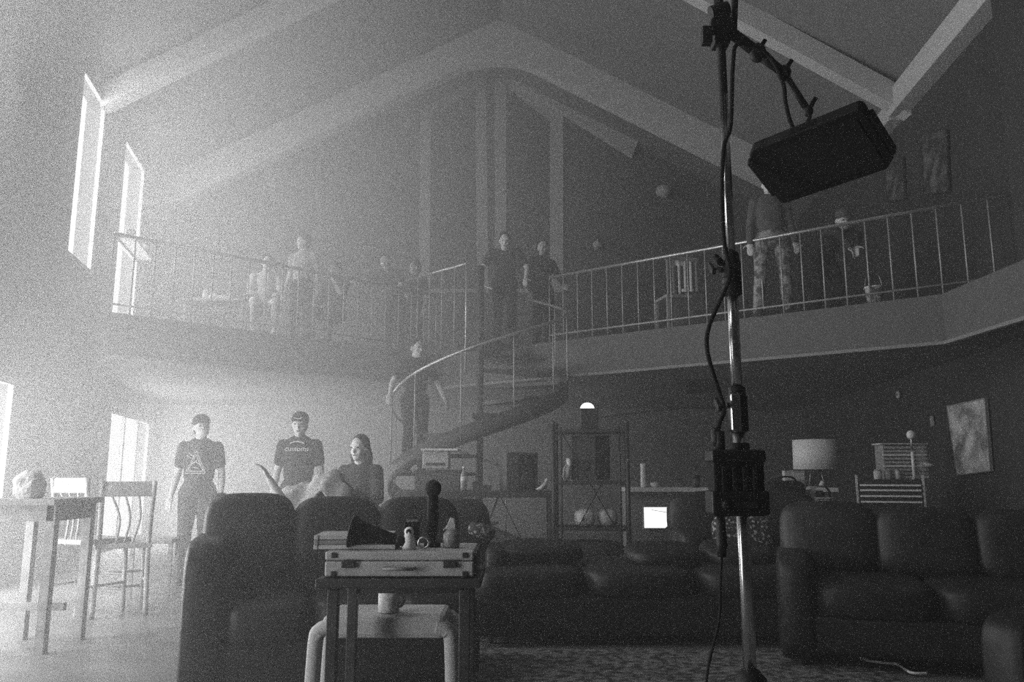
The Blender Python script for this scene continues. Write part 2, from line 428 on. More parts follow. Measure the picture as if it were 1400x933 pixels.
#@@STAIR
# ================================================================ spiral stair
SX, SY, SR = P(655, 650, 10.5).x, 10.5, 1.15
st = thing('spiral_staircase', 'dark steel spiral staircase rising to the balcony corner', 'staircase', (SX, SY, 0))
MB().tube([V(0, 0, 0), V(0, 0, 3.9)], .05, 12).build('centre_pole', M_STAIR, st, True)
A0, A1, NT = math.radians(38), math.radians(450), 13
def sp(a, r, z): return V(r * math.cos(a), r * math.sin(a), z)
def ang(z): return A0 + (A1 - A0) * z / 2.95
for i in range(NT):
    z = 2.95 * (i + 1) / NT; a = ang(z) - .1; da = (A1 - A0) / NT + .06
    pts = [sp(a - da / 2, .06, z - .045)] + [sp(a - da / 2 + da * k / 4, SR, z - .045) for k in range(5)] + [sp(a + da / 2, .06, z - .045)]
    MB().prism(pts, (0, 0, .045)).build('tread', M_STAIR, st)
mb = MB(); n = 60; vs = []; fs = []
for i in range(n + 1):
    z = 2.95 * i / n; a = ang(z); vs += [sp(a, SR, z - .16), sp(a, SR, z + .06), sp(a, SR + .02, z + .06), sp(a, SR + .02, z - .16)]
for i in range(n):
    for k in range(4): k2 = (k + 1) % 4; fs.append((4 * i + k, 4 * i + k2, 4 * i + 4 + k2, 4 * i + 4 + k))
mb.add(vs, fs); mb.build('stringer', M_STAIR, st, True)
def zang(z): return ang(z)
MB().tube([sp(zang(z), SR + .01, z + .95) for z in [.25 + 2.7 * i / 40 for i in range(41)]], .02).build('handrail', M_RAIL, st, True)
bal = None
for i in range(13):
    z = .25 + 2.7 * i / 12; p = sp(zang(z), SR + .01, z)
    if bal is None: o = MB().tube([V(0, 0, -.1), V(0, 0, .95)], .011, 6).build('baluster', M_BALUSTER, st, True); bal = o.data
    else: o = bpy.data.objects.new('baluster', bal); COL.objects.link(o); o.parent = st
    o.location = p
# guard rail at the head of the stair with its bright posts
ga, gb = P(556, 384, 12.1), P(640, 360, 11.05)
gr = thing('stair_guard_rail', 'short bright guard rail with tall post left of the stair head', 'railing', (gb.x, gb.y, 2.95))
def gl(p): return Vector(p) - Vector(gr.location)
MB().tube([gl(ga), gl(gb)], .024).build('handrail', M_RAIL, gr, True)
MB().tube([gl(gb - V(.02, 0, 0)), gl(V(gb.x - .02, gb.y, 2.5))], .02).build('post', M_RAIL, gr, True)
for t in (.2, .4, .6, .8):
    p = lerp(ga, gb, t); MB().tube([gl(p), gl(V(p.x, p.y, 2.9))], .012, 6).build('baluster', M_BALUSTER, gr, True)

#@@PEOPLE
# ================================================================ people
def frame_from(up, fwd):
    z = Vector(up).normalized(); y = Vector(fwd); y = (y - z * y.dot(z)).normalized(); x = y.cross(z)
    return Matrix((x, y, z)).transposed()
def J(**kw):
    d = dict(pelvis=(0, 0, .95), chest=(0, .0, 1.30), neck=(0, 0, 1.46), head=(0, .025, 1.60),
             sh_r=(.168, 0, 1.385), el_r=(.225, -.03, 1.12), wr_r=(.25, .06, .89),
             sh_l=(-.168, 0, 1.385), el_l=(-.225, -.03, 1.12), wr_l=(-.25, .06, .89),
             hip_r=(.09, 0, .92), kn_r=(.10, .03, .50), an_r=(.11, -.01, .09),
             hip_l=(-.09, 0, .92), kn_l=(-.10, .03, .50), an_l=(-.11, -.01, .09))
    d.update(kw); return {k: Vector(v) for k, v in d.items()}
SIT = dict(pelvis=(0, 0, .52), chest=(0, -.02, .87), neck=(0, 0, 1.03), head=(0, .03, 1.17),
           sh_r=(.168, 0, .955), el_r=(.225, .05, .70), wr_r=(.16, .28, .66), sh_l=(-.168, 0, .955), el_l=(-.225, .05, .70), wr_l=(-.16, .28, .66),
           hip_r=(.1, .02, .50), kn_r=(.14, .43, .50), an_r=(.14, .40, .09), hip_l=(-.1, .02, .50), kn_l=(-.14, .43, .50), an_l=(-.14, .40, .09))
def hand(m, el, wr, k, curl=.5, side=1):
    d = (wr - el).normalized(); s = d.cross(V(0, 0, 1)); s = s.normalized() if s.length > .2 else V(1, 0, 0)
    nrm = s.cross(d).normalized()
    R = Matrix((s, d, nrm)).transposed()
    m.ell(wr + d * .05 * k, (.041 * k, .052 * k, .016 * k), R)
    for i, (o, L) in enumerate(((-.03, .072), (-.01, .08), (.011, .075), (.031, .06))):
        b = wr + d * .09 * k + s * o * k; e1 = b + (d * (1 - .3 * curl) - nrm * .6 * curl).normalized() * L * .55 * k
        e2 = e1 + (d * (1 - curl) - nrm * 1.0 * curl + V(0, 0, -.01)).normalized() * L * .5 * k
        m.caps([(b, .0092 * k), (e1, .0085 * k), (e2, .0075 * k)], 6)
    tb = wr + d * .03 * k + s * .03 * side * k
    m.caps([(tb, .012 * k), (tb + (d * .5 + s * side).normalized() * .035 * k, .0105 * k), (tb + (d * .85 + s * side * .9).normalized() * .066 * k, .009 * k)], 6)
def human(label, loc, rz, j, look=0.0, nod=0.0, top=None, sleeve='short', bottom=None, legs='long', shoes=None, hair=None, hairlen=0.0, skin=None, curl=.5, cap=None, mask=False, k=1.0, group=None, vox=.010, bald=False):
    root = thing('person', label, 'person', loc, rz, group)
    j = {a: b * k for a, b in j.items()}
    skin = skin or M_SKIN
    sp_up = (j['neck'] - j['pelvis']).normalized(); side = (j['sh_r'] - j['sh_l']).normalized(); fw = sp_up.cross(side).normalized()
    R = frame_from(sp_up, fw)
    hu = (j['head'] - j['neck']); fwd = RZ(-look) @ fw; fwd = fwd + V(0, 0, -nod)
    HR = frame_from(V(0, 0, 1) * .6 + hu.normalized() * .4 + fw * nod * .3, fwd)
    h = j['head']
    def H(x, y, z): return h + HR @ V(x * k, y * k, z * k)
    m = MB()
    def torso(mm, g):
        mm.ell(j['chest'], ((.165 + g) * k, (.105 + g) * k, (.19 + g) * k), R); w = lerp(j['pelvis'], j['chest'], .5)
        mm.ell(w, ((.145 + g) * k, (.10 + g) * k, (.17 + g) * k), R); mm.ell(j['pelvis'], ((.16 + g) * k, (.115 + g) * k, (.13 + g) * k), R)
        mm.caps([(j['sh_r'] - sp_up * .012 * k, (.050 + g) * k), (lerp(j['sh_r'], j['neck'], .75) - sp_up * .02 * k, (.052 + g * .5) * k), (j['sh_l'] * .25 + j['neck'] * .75 - sp_up * .02 * k, (.052 + g * .5) * k), (j['sh_l'] - sp_up * .012 * k, (.050 + g) * k)])
    def arm(mm, s, g, full=True, frac=1.0):
        a, b, c = j['sh_' + s], j['el_' + s], j['wr_' + s]
        if frac < 1: mm.caps([(a, (.058 + g) * k), (lerp(a, b, frac), (.048 + g) * k)])
        elif full: mm.caps([(a, (.055 + g) * k), (lerp(a, b, .5), (.047 + g) * k), (b, (.038 + g) * k), (lerp(b, c, .3), (.040 + g) * k), (c, (.026 + g) * k)])
    def leg(mm, s, g, frac=1.0):
        a, b, c = j['hip_' + s], j['kn_' + s], j['an_' + s]
        if frac < 1: mm.caps([(a, (.092 + g) * k), (lerp(a, b, .5), (.077 + g) * k), (lerp(a, b, .95), (.062 + g) * k)])
        else: mm.caps([(a, (.09 + g) * k), (lerp(a, b, .5), (.073 + g) * k), (b, (.053 + g) * k), (lerp(b, c, .3), (.056 + g) * k), (c, (.036 + g * 1.3) * k)])
    torso(m, 0)
    for s in 'rl': arm(m, s, 0); leg(m, s, 0); hand(m, j['el_' + s], j['wr_' + s], k, curl, 1 if s == 'r' else -1)
    for s in 'rl':
        a = j['an_' + s]; lf = V(fw.x, fw.y, 0).normalized() if V(fw.x, fw.y, 0).length > .3 else V(0, 1, 0)
        FR = frame_from(V(0, 0, 1), lf); m.ell(a + lf * .06 * k - V(0, 0, .045 * k), (.042 * k, .125 * k, .04 * k), FR)
    m.caps([(j['neck'] - sp_up * .05 * k, .06 * k), (lerp(j['neck'], h, .5), .053 * k)])
    m.ell(H(0, 0, .02), (.076 * k, .095 * k, .105 * k), HR); m.ell(H(0, .025, -.05), (.058 * k, .07 * k, .07 * k), HR)
    m.ell(H(0, .07, -.095), (.025 * k, .022 * k, .018 * k), HR); m.caps([(H(0, .088, .012), .009 * k), (H(0, .108, -.022), .0135 * k)], 6)
    for sx in (-1, 1): m.ell(H(sx * .078, -.005, -.01), (.010 * k, .02 * k, .032 * k), HR); m.ell(H(sx * .035, .075, .038), (.024 * k, .016 * k, .009 * k), HR); m.ell(H(sx * .04, .06, -.03), (.022 * k, .025 * k, .02 * k), HR)
    m.build('body', skin, root, remesh=vox * k, sm_it=3)
    for sx in (-1, 1): MB().ell(H(sx * .033, .083, .015), (.012 * k, .009 * k, .007 * k), HR, 10, 6).build('eye', M_BLACK, root, True)
    MB().ell(H(0, .092, -.058), (.024 * k, .008 * k, .006 * k), HR, 10, 6).build('mouth', M_CLOTH_M, root, True)
    if top:
        m = MB(); torso(m, .016)
        for s in 'rl': arm(m, s, .014, frac=(.62 if sleeve == 'short' else 1.0))
        m.build('shirt', top, root, remesh=.013 * k, sm_it=3)
    if bottom:
        m = MB(); m.ell(j['pelvis'], (.182 * k, .137 * k, .135 * k), R)
        for s in 'rl': leg(m, s, .018, frac=(1.0 if legs == 'long' else .5))
        m.build('trousers' if legs == 'long' else 'shorts', bottom, root, remesh=.013 * k, sm_it=3)
    if shoes:
        for s in 'rl':
            a = j['an_' + s]; lf = V(fw.x, fw.y, 0).normalized() if V(fw.x, fw.y, 0).length > .3 else V(0, 1, 0); FR = frame_from(V(0, 0, 1), lf)
            m = MB(); m.ell(a + lf * .055 * k - V(0, 0, .04 * k), (.05 * k, .14 * k, .05 * k), FR); m.box(a + lf * .055 * k - V(0, 0, .078 * k), (.085 * k, .25 * k, .02 * k), FR); m.build('shoe', shoes, root, True)
    if not bald:
        hm = hair or M_HAIR; m = MB(); m.ell(H(0, -.022, .045), (.086 * k, .098 * k, .098 * k), HR); m.ell(H(0, -.04, -.01), (.078 * k, .07 * k, .085 * k), HR)
        if hairlen:
            for sx in (-1, 1): m.caps([(H(sx * .07, -.02, .02), .035 * k), (H(sx * .085, -.03, -.08), .038 * k), (H(sx * .08, -.05, -.08 - hairlen), .025 * k)])
            m.ell(H(0, -.07, -.06 - hairlen * .4), (.08 * k, .035 * k, (.1 + hairlen * .5) * k), HR)
        m.build('hair', hm, root, remesh=.012 * k, sm_it=2)
    if cap:
        m = MB(); m.ell(H(0, -.012, .062), (.091 * k, .108 * k, .08 * k), HR); m.ell(H(0, .11, .055), (.07 * k, .06 * k, .010 * k), HR); m.build('cap', cap, root, True)
    if mask:
        m = MB(); m.ell(H(0, .062, -.05), (.066 * k, .058 * k, .055 * k), HR); m.build('face_mask', M_CLOTH_W, root, True)
    return root, H, HR
FACE_CAM = PI
BZ = 2.95
# the one coming down the stair
sx_p, sy_p = SX - .834, SY - .162
human('person in dark clothes on the spiral stair holding its handrail', (sx_p, sy_p, 2.95 * 5 / 13 + .001), PI + .35, J(el_r=(.30, .02, 1.15), wr_r=(.36, .16, .98), el_l=(-.32, -.02, 1.14), wr_l=(-.38, .08, .95), kn_r=(.10, .12, .52), an_r=(.11, .02, .09), an_l=(-.11, -.06, .09)),
      look=-.5, nod=.15, top=M_CLOTH_D, bottom=M_CLOTH_D, shoes=M_BLACK)
# standing at the stair head, hands on both rails
p = P(690, 470, 11.25)
human('person in black at the stair head with a hand on each rail', (p.x, 11.35, BZ), FACE_CAM, J(pelvis=(0, -.1, .93), chest=(0, .04, 1.24), neck=(0, .12, 1.39), head=(0, .2, 1.5), sh_r=(.19, .1, 1.35), sh_l=(-.19, .1, 1.35), el_r=(.33, .12, 1.10), wr_r=(.33, .3, .86), el_l=(-.33, .12, 1.10), wr_l=(-.30, .3, .92)),
      nod=.6, top=M_CLOTH_D, bottom=M_BLACK, shoes=M_BLACK, curl=.9)
p = Pz(737, 470, BZ + .1)
human('person in black standing behind the near end of the long railing', (P(742, 470, 11.9).x, 11.9, BZ), FACE_CAM + .5, J(el_l=(-.26, .1, 1.14), wr_l=(-.2, .3, 1.0)), look=.6, top=M_CLOTH_D, sleeve='long', bottom=M_BLACK, shoes=M_BLACK)
# on the left balcony
p = P(404, 440, 11.3)
human('person in a pale shirt standing at the hazy balcony railing', (p.x, 11.6, BZ), FACE_CAM - .2, J(), look=.9, top=M_CLOTH_G, bottom=M_CLOTH_D, shoes=M_DARK)
p = P(352, 430, 10.8)
human('person in white seated low behind the hazy balcony railing', (p.x, 11.1, BZ), FACE_CAM + .3, J(**SIT), look=-.3, top=M_CLOTH_W, bottom=M_CLOTH_W, legs='short', shoes=M_CLOTH_W, k=.98)
p = P(450, 440, 11.5)
human('person in dark clothes seated with one hand raised to the chin', (p.x, 11.85, BZ), FACE_CAM - .3, J(**dict(SIT, el_l=(-.2, .22, .78), wr_l=(-.06, .22, 1.0))), nod=.3, top=M_CLOTH_M, bottom=M_CLOTH_D, shoes=M_DARK, k=1.05)
p = P(530, 440, 11.9)
human('person on the balcony leaning aside with one arm stretched out', (p.x, 12.6, BZ), FACE_CAM - .3, J(chest=(.05, .08, 1.26), neck=(.08, .14, 1.40), head=(.1, .19, 1.53), sh_r=(.26, .1, 1.34), sh_l=(-.1, .12, 1.36), el_r=(.48, .2, 1.24), wr_r=(.70, .28, 1.22), el_l=(-.2, .2, 1.1), wr_l=(-.08, .35, 1.05)), look=-.3, nod=.3, top=M_CLOTH_M, bottom=M_CLOTH_D, shoes=M_DARK)
p = P(560, 440, 12.4)
human('person in dark clothes behind the corner of the balcony rail', (p.x, 13.1, BZ), FACE_CAM - .6, J(), look=.5, top=M_CLOTH_D, bottom=M_CLOTH_D, shoes=M_DARK)
# on the right balcony
M_CAMO = pattern('mottled_trousers', .07, .26, 14, 'noise', .42, .56)
p = Pz(1074, 426, 2.96)
human('person in mottled pale trousers standing behind the light panel', (p.x, p.y + .35, BZ), FACE_CAM - .15, J(hip_r=(.11, 0, .92), hip_l=(-.11, 0, .92), kn_r=(.15, .05, .5), kn_l=(-.13, .02, .5), an_r=(.19, -.02, .09), an_l=(-.15, -.02, .09)), look=.3, top=M_CLOTH_M, sleeve='long', bottom=M_CAMO, shoes=M_CLOTH_D, k=1.04)
p = P(1157, 300, 9.0)
human('masked person leaning low over the long railing with dangling hands', (p.x, 9.35, BZ), FACE_CAM + .1, J(pelvis=(0, -.38, .84), chest=(0, -.08, 1.02), neck=(0, .08, 1.08), head=(.0, .2, 1.15), sh_r=(.17, .05, 1.05), sh_l=(-.17, .05, 1.05), el_r=(.13, .3, .98), wr_r=(.06, .42, .76), el_l=(-.13, .3, .98), wr_l=(-.03, .42, .78),
      hip_r=(.1, -.38, .8), hip_l=(-.1, -.38, .8), kn_r=(.12, -.2, .44), kn_l=(-.12, -.2, .44), an_r=(.12, -.4, .09), an_l=(-.12, -.4, .09)), top=M_CLOTH_D, sleeve='long', bottom=M_CLOTH_D, shoes=M_BLACK, cap=M_CLOTH_M, mask=True)
# on the ground floor
def shirt_lines(root, segs, m, r, name='printed_emblem'):
    mm = MB()
    for a, b in segs: mm.tube([a, b], r, 5)
    return mm.build(name, m, root)
p = P(272, 650, 8.5)
r1, H1, R1 = human('person in a black shirt printed with a white triangle emblem', (p.x, 8.5, 0), FACE_CAM + .1, J(), look=-.5, top=M_CLOTH_D, bottom=M_CLOTH_D, shoes=M_DARK, cap=M_CLOTH_D, mask=True, k=1.0)
y = .137
def T(x, z): return V(x, y - .25 * x * x, z)
tri = [T(-.10, 1.12), T(.10, 1.12), T(0.0, 1.35)]
segs = [(tri[0], tri[1]), (tri[1], tri[2]), (tri[2], tri[0]), (T(-.085, 1.14), T(.085, 1.14)), (T(-.08, 1.135), T(0, 1.31)), (T(.08, 1.135), T(0, 1.31)), (T(-.05, 1.20), T(.01, 1.24)), (T(.01, 1.24), T(.055, 1.19)), (T(-.03, 1.17), T(.03, 1.18)), (T(-.02, 1.27), T(.02, 1.22)), (T(.03, 1.29), T(.08, 1.33)), (T(.045, 1.27), T(.095, 1.30))]
shirt_lines(r1, segs, M_CLOTH_W, .004)
p = P(408, 650, 8.6)
r2, H2, R2 = human('person in a black cap and shirt with a line of white lettering', (p.x, 8.6, 0), FACE_CAM + .05, J(), nod=.2, top=M_CLOTH_D, bottom=M_CLOTH_D, shoes=M_DARK, cap=M_CLOTH_D, k=1.02)
def letters(txt, size, parent, loc, rot, m, ext=.002):
    fc = bpy.data.curves.new('lettering', 'FONT'); fc.body = txt; fc.size = size; fc.extrude = ext; fc.align_x = 'CENTER'; fc.resolution_u = 3
    t = bpy.data.objects.new('t', fc); COL.objects.link(t); dg = bpy.context.evaluated_depsgraph_get()
    me = bpy.data.meshes.new_from_object(t.evaluated_get(dg)); bpy.data.objects.remove(t); bpy.data.curves.remove(fc)
    me.materials.clear(); me.materials.append(m); o = bpy.data.objects.new('lettering', me); COL.objects.link(o); o.parent = parent; o.location = loc; o.rotation_euler = rot; return o
letters('customs', .075, r2, (0, .138, 1.35), (PI / 2, 0, PI), M_CLOTH_W)
a = [V(-.075 + .15 * i / 8, .139, 1.43 + .02 * math.sin(PI * i / 8)) for i in range(9)]
MB().tube(a, .006, 5).build('printed_arc', M_CLOTH_W, r2)
MB().tube([H2(-.045 + .09 * i / 6, .102, .085 - .018 * math.sin(PI * i / 6)) for i in range(7)], .006, 5).build('cap_emblem', M_CLOTH_W, r2)
p = P(490, 650, 7.6)
human('dark haired person with a pale face seated by the draped blanket', (p.x, 7.7, .18), FACE_CAM - .30, J(**SIT), look=.10, top=M_CLOTH_D, sleeve='long', bottom=M_CLOTH_D, shoes=M_DARK, hairlen=.12, k=1.0)
ch = thing('bench_seat', 'low dark bench under the seated dark haired person', 'bench', (p.x, 7.75, 0))
MB().box((0, 0, .56), (.9, .42, .07)).build('seat', M_DARKWOOD, ch, bevel=.01)
for sx in (-1, 1):
    for sy in (-1, 1): MB().box((sx * .4, sy * .16, .27), (.05, .05, .54)).build('leg', M_DARKWOOD, ch)
# reclining behind the sofa, only a forearm and the blanket show
p = P(412, 650, 6.2)
db = thing('daybed', 'low dark daybed hidden behind the big leather sofa', 'bed', (p.x, 6.3, 0))
MB().cushion((0, 0, .56), (1.5, .75, .2)).build('mattress', M_CLOTH_M, db, True); MB().box((0, 0, .38), (1.5, .72, .16)).build('base', M_DARKWOOD, db)
for sx in (-1, 1):
    for sy in (-1, 1): MB().box((sx * .6, sy * .3, .15), (.06, .06, .3)).build('leg', M_DARKWOOD, db)
lie = dict(pelvis=(0, 0, .79), chest=(0, -.36, .80), neck=(0, -.50, .80), head=(0, -.60, .84), sh_r=(.185, -.46, .80), sh_l=(-.185, -.46, .80), el_r=(.26, -.06, .86), wr_r=(.27, -.19, 1.07), el_l=(-.26, -.2, .76), wr_l=(-.22, .02, .80),
           hip_r=(.09, .02, .80), hip_l=(-.09, .02, .80), kn_r=(.11, .30, 1.0), kn_l=(-.11, .33, .96), an_r=(.1, .56, .76), an_l=(-.1, .60, .76))
human('person reclining behind the leather sofa with a bare forearm raised', (p.x, 6.3, 0), -PI / 2, {k: Vector(v) for k, v in lie.items()}, top=M_CLOTH_D, bottom=M_CLOTH_D, shoes=M_DARK)
mb = MB(); nx, ny = 36, 14; vs = []; fs = []
for i in range(nx + 1):
    for q in range(ny + 1):
        x = -.12 + .60 * i / nx; w = -.30 + .60 * q / ny
        hgt = .80 + .27 * math.exp(-((x - .31) / .2) ** 2) + .13 * math.exp(-((x - .02) / .13) ** 2)
        hgt -= 1.2 * max(0, abs(w) - .17) ; hgt += .022 * math.sin(26 * x + 7 * w) * math.sin(9 * w + 3 * x) + .012 * math.sin(50 * x - 22 * w)
        vs.append(V(x, w, max(hgt, .69) + .05))
for i in range(nx):
    for q in range(ny): a = i * (ny + 1) + q; fs.append((a, a + ny + 1, a + ny + 2, a + 1))
mb.add(vs, fs); bl = mb.build('crumpled_blanket', mat('pale_striped_blanket', .5, .95, var=.25, scale=30), None, True)
so = bl.modifiers.new('thick', 'SOLIDIFY'); so.thickness = .018; bl.location = (p.x - .08, 6.3, 0)
tag(bl, 'pale crumpled blanket over raised knees behind the leather sofa', 'blanket')
#@@SOFAS
# ================================================================ sofas, rug
def sofa(name, label, loc, rz, width, seats, m, arms=(1, 1), depth=1.0, back=.95, seat=.47, arm=.72, backs=None, jit=.0, group=None):
    t = thing(name, label, 'sofa', loc, rz, group)                      # local: faces -Y, width along X, back at +Y
    aw = .17
    MB().box((0, 0, .19), (width - .04, depth - .1, .22)).build('base', m, t, bevel=.03)
    x0 = -width / 2 + (aw if arms[0] else .02); x1 = width / 2 - (aw if arms[1] else .02)
    w = (x1 - x0) / seats
    for i in range(seats):
        MB().cushion((x0 + w * (i + .5), -.12, seat - .09), (w * 1.0, depth - .28, .22)).build('seat_cushion', m, t, True)
    MB().cushion((0, depth / 2 - .12, back / 2 + .03), (width - .06, .22, back - .12), None, .3).build('backrest', m, t, True)
    nb = backs or seats; x0 = -width / 2 + .03; x1 = width / 2 - .03; w = (x1 - x0) / nb
    for i in range(nb):
        dz = jit * math.sin(i * 2.4 + 1); R = RX_(-.2) @ RY_(.05 * math.sin(i * 3.1))
        MB().cushion((x0 + w * (i + .5), depth / 2 - .30, seat + (back - seat) / 2 + .04 + dz), (w * 1.06, .28, back - seat + .12), R, .5).build('back_cushion', m, t, True)
    for k, sx in enumerate((-1, 1)):
        if arms[k]: MB().cushion((sx * (width / 2 - aw / 2), -.02, arm / 2 + .03), (aw + .04, depth - .04, arm), None, .32).build('armrest', m, t, True)
    for sx in (-1, 1):
        for sy in (-1, 1): MB().lathe([(.022, 0), (.03, .09)], (sx * (width / 2 - .1), sy * (depth / 2 - .12), 0), 8).build('leg', M_DARKWOOD, t)
    return t
a = P(255, 800, 3.75); b = P(640, 800, 4.6)
sofa('leather_sofa', 'big dark leather sofa with bulging cushions beside the bright floor', (-.97, 4.56, 0), .28, 1.48, 3, M_LEATHER, arms=(1, 0), depth=.95, back=.88, arm=.76, backs=3, jit=.02)
# armchair back with a patterned throw
p = P(632, 700, 5.9)
t = thing('armchair', 'dark leather armchair with spotted throw between sofa and table', 'armchair', (p.x - .06, 6.0, 0))
MB().cushion((0, .1, .62), (.52, .26, .62), None, .5).build('backrest', M_LEATHER2, t, True); MB().cushion((0, -.12, .36), (.56, .6, .24)).build('seat_cushion', M_LEATHER2, t, True)
for sx in (-1, 1): MB().cushion((sx * .30, -.08, .42), (.14, .66, .38)).build('armrest', M_LEATHER2, t, True)
MB().box((0, 0, .17), (.7, .6, .16)).build('base', M_LEATHER2, t, bevel=.02)
for sx in (-1, 1):
    for sy in (-1, 1): MB().box((sx * .28, sy * .22, .05), (.05, .05, .1)).build('leg', M_DARKWOOD, t)
M_SPOT = pattern('spotted_fabric', .42, .03, 34, 'voronoi', .28, .42)
MB().cushion((.2, -.04, .70), (.20, .34, .10), RY_(.3), .6).build('throw', M_SPOT, t, True)
# low sectional in the middle
p0, p1 = Pz(655, 886, 0), Pz(1105, 886, 0)
cx = (p0.x + p1.x) / 2
t = thing('low_sectional', 'low dark leather sectional seat along the far edge of the rug', 'sofa', (cx, 5.95, 0))
wd = 2.25
MB().box((0, 0, .19), (wd, 1.1, .26)).build('base', M_LEATHER, t, bevel=.04)
for i in range(3): MB().cushion((-wd / 2 + wd / 3 * (i + .5), -.04, .39), (wd / 3, 1.08, .20)).build('seat_cushion', M_LEATHER, t, True)
for sx in (-1, 1):
    for sy in (-1, 1): MB().lathe([(.025, 0), (.03, .07)], (sx * 1.0, sy * .4, 0), 8).build('leg', M_DARKWOOD, t)
def pillow(label, c, d, R, m, group=None):
    o = MB().ell((0, 0, 0), [x / 2 for x in d], None, 30, 16, .62).build('throw_pillow', m, None, True); o.location = c; o.rotation_euler = R.to_euler(); return tag(o, label, 'pillow', group)
q = P(738, 765, 5.95); pillow('long flat dark pillow on the sectional in front of the metal rack', (q.x, 5.95, .55), (.62, .42, .17), RX_(.1), M_LEATHER)
q = P(905, 775, 5.9); pillow('rounded dark pillow on the sectional below the white counter', (q.x, 5.9, .54), (.52, .5, .15), RX_(.1), M_LEATHER)
q = P(1010, 775, 5.9); pillow('dark pillow on the sectional in front of the spotted cushion', (q.x, 5.95, .54), (.5, .5, .15), RX_(.15), M_LEATHER2)
# armchair behind with the spotted pillow
p = P(1000, 700, 7.0)
sofa('leather_loveseat', 'dark leather loveseat behind the sectional carrying a spotted pillow', (p.x + .19, 7.15, 0), 0, 1.35, 1, M_LEATHER2, depth=.95, back=.86, arm=.62, backs=1)
q = P(1026, 732, 6.55); pillow('spotted animal print pillow behind the light stand', (q.x, 6.78, .62), (.50, .16, .36), RX_(-.25), M_SPOT)
# right sofa, turned into the room
sofa('worn_leather_sofa', 'long worn leather sofa under the tilted painting at the dark side', (2.84, 4.95, 0), -.32, 2.35, 3, M_LEATHER2, depth=1.05, back=.80, arm=.60, backs=4, jit=.03)
sofa('round_armchair', 'dark rounded armchair at the dark corner nearest the light stand', (2.42, 3.05, 0), -1.0, .95, 1, M_LEATHER, depth=.9, back=.74, arm=.55)
# rug
M_RUG = pattern('woven_rug', .035, .22, 20, 'noise', .40, .62)
mb = MB(); mb.prism([V(-.55, 1.3, .001), V(2.05, 1.6, .001), V(2.10, 5.25, .001), V(-.55, 5.35, .001)], (0, 0, .012)); rg = mb.build('patterned_rug', M_RUG, None, bevel=.003)
tag(rg, 'patterned woven rug on the floor before the low sectional', 'rug')
c = spline([Pz(1165, 893, .02), Pz(1185, 903, .02), Pz(1212, 907, .02), Pz(1228, 909, .02), Pz(1245, 920, .02), Pz(1268, 921, .02)], 5)
o = MB().tube(c, .008, 6).build('loose_cord', M_WHITE, None, True); tag(o, 'thin white loose cord lying on the dark floor', 'cord')

#@@FORE
# ================================================================ light stand
SY0 = 2.1
def F(px, py, Y=SY0): return P(px, py, Y)
base = F(1026, 930)
sx0 = base.x
t = thing('light_stand', 'tall chrome light stand with black clamps in the foreground', 'light stand', (sx0, SY0, 0))
L0 = V(sx0, SY0, 0)
def l(p): return Vector(p) - L0
zc1, zc2, ztop = F(1005, 560).z, F(998, 375).z, F(993, 40).z
MB().tube([V(0, 0, .45), V(0, 0, zc1)], .0165, 20).build('lower_tube', M_CHROME, t, True)
MB().tube([V(0, 0, zc1), V(0, 0, zc2)], .0150, 20).build('middle_tube', M_CHROME, t, True)
MB().tube([V(0, 0, zc2), V(0, 0, ztop - .2)], .0135, 20).build('upper_tube', M_CHROME, t, True)
MB().tube([V(0, 0, ztop - .28), V(0, 0, ztop + .12)], .0135, 16).build('black_riser', M_BLACK2, t, True)
for zz, nm in ((zc1, 'lower_collar'), (zc2, 'upper_collar')):
    m = MB(); m.lathe([(.019, -.06), (.026, -.055), (.026, .03), (.022, .04), (.022, .055), (.019, .06)], (0, 0, zz), 20); c = m.build(nm, M_BLACK2, t, True)
    MB().tube([V(-.02, 0, zz + .01), V(-.05, -.01, zz + .012)], .008, 8).build('screw', M_CHROME, c, True)
    m = MB(); m.box((-.055, -.012, zz + .012), (.012, .05, .018), RX_(.6)); m.build('knob', M_BLACK2, c, bevel=.004)
m = MB(); m.box((-.012, -.022, zc1 - .01), (.026, .02, .10)); m.build('chrome_clip', M_CHROME, t, bevel=.006)
m = MB(); m.lathe([(.05, .40), (.05, .44), (.032, .47), (.03, .56), (.04, .575), (.04, .60), (.022, .62)], (0, 0, 0), 20); m.build('leg_hub', M_BLACK2, t, True)
for k in range(3):
    a = .5 + k * 2 * PI / 3; d = V(math.cos(a), math.sin(a), 0)
    g = MB().tube([d * .04 + V(0, 0, .50), d * .30 + V(0, 0, .30), d * .52 + V(0, 0, .012)], .013, 10).build('leg', M_BLACK2, t, True)
    MB().box(d * .52 + V(0, 0, .012), (.05, .03, .024), RZ(a)).build('foot', M_BLACK, g, bevel=.004)
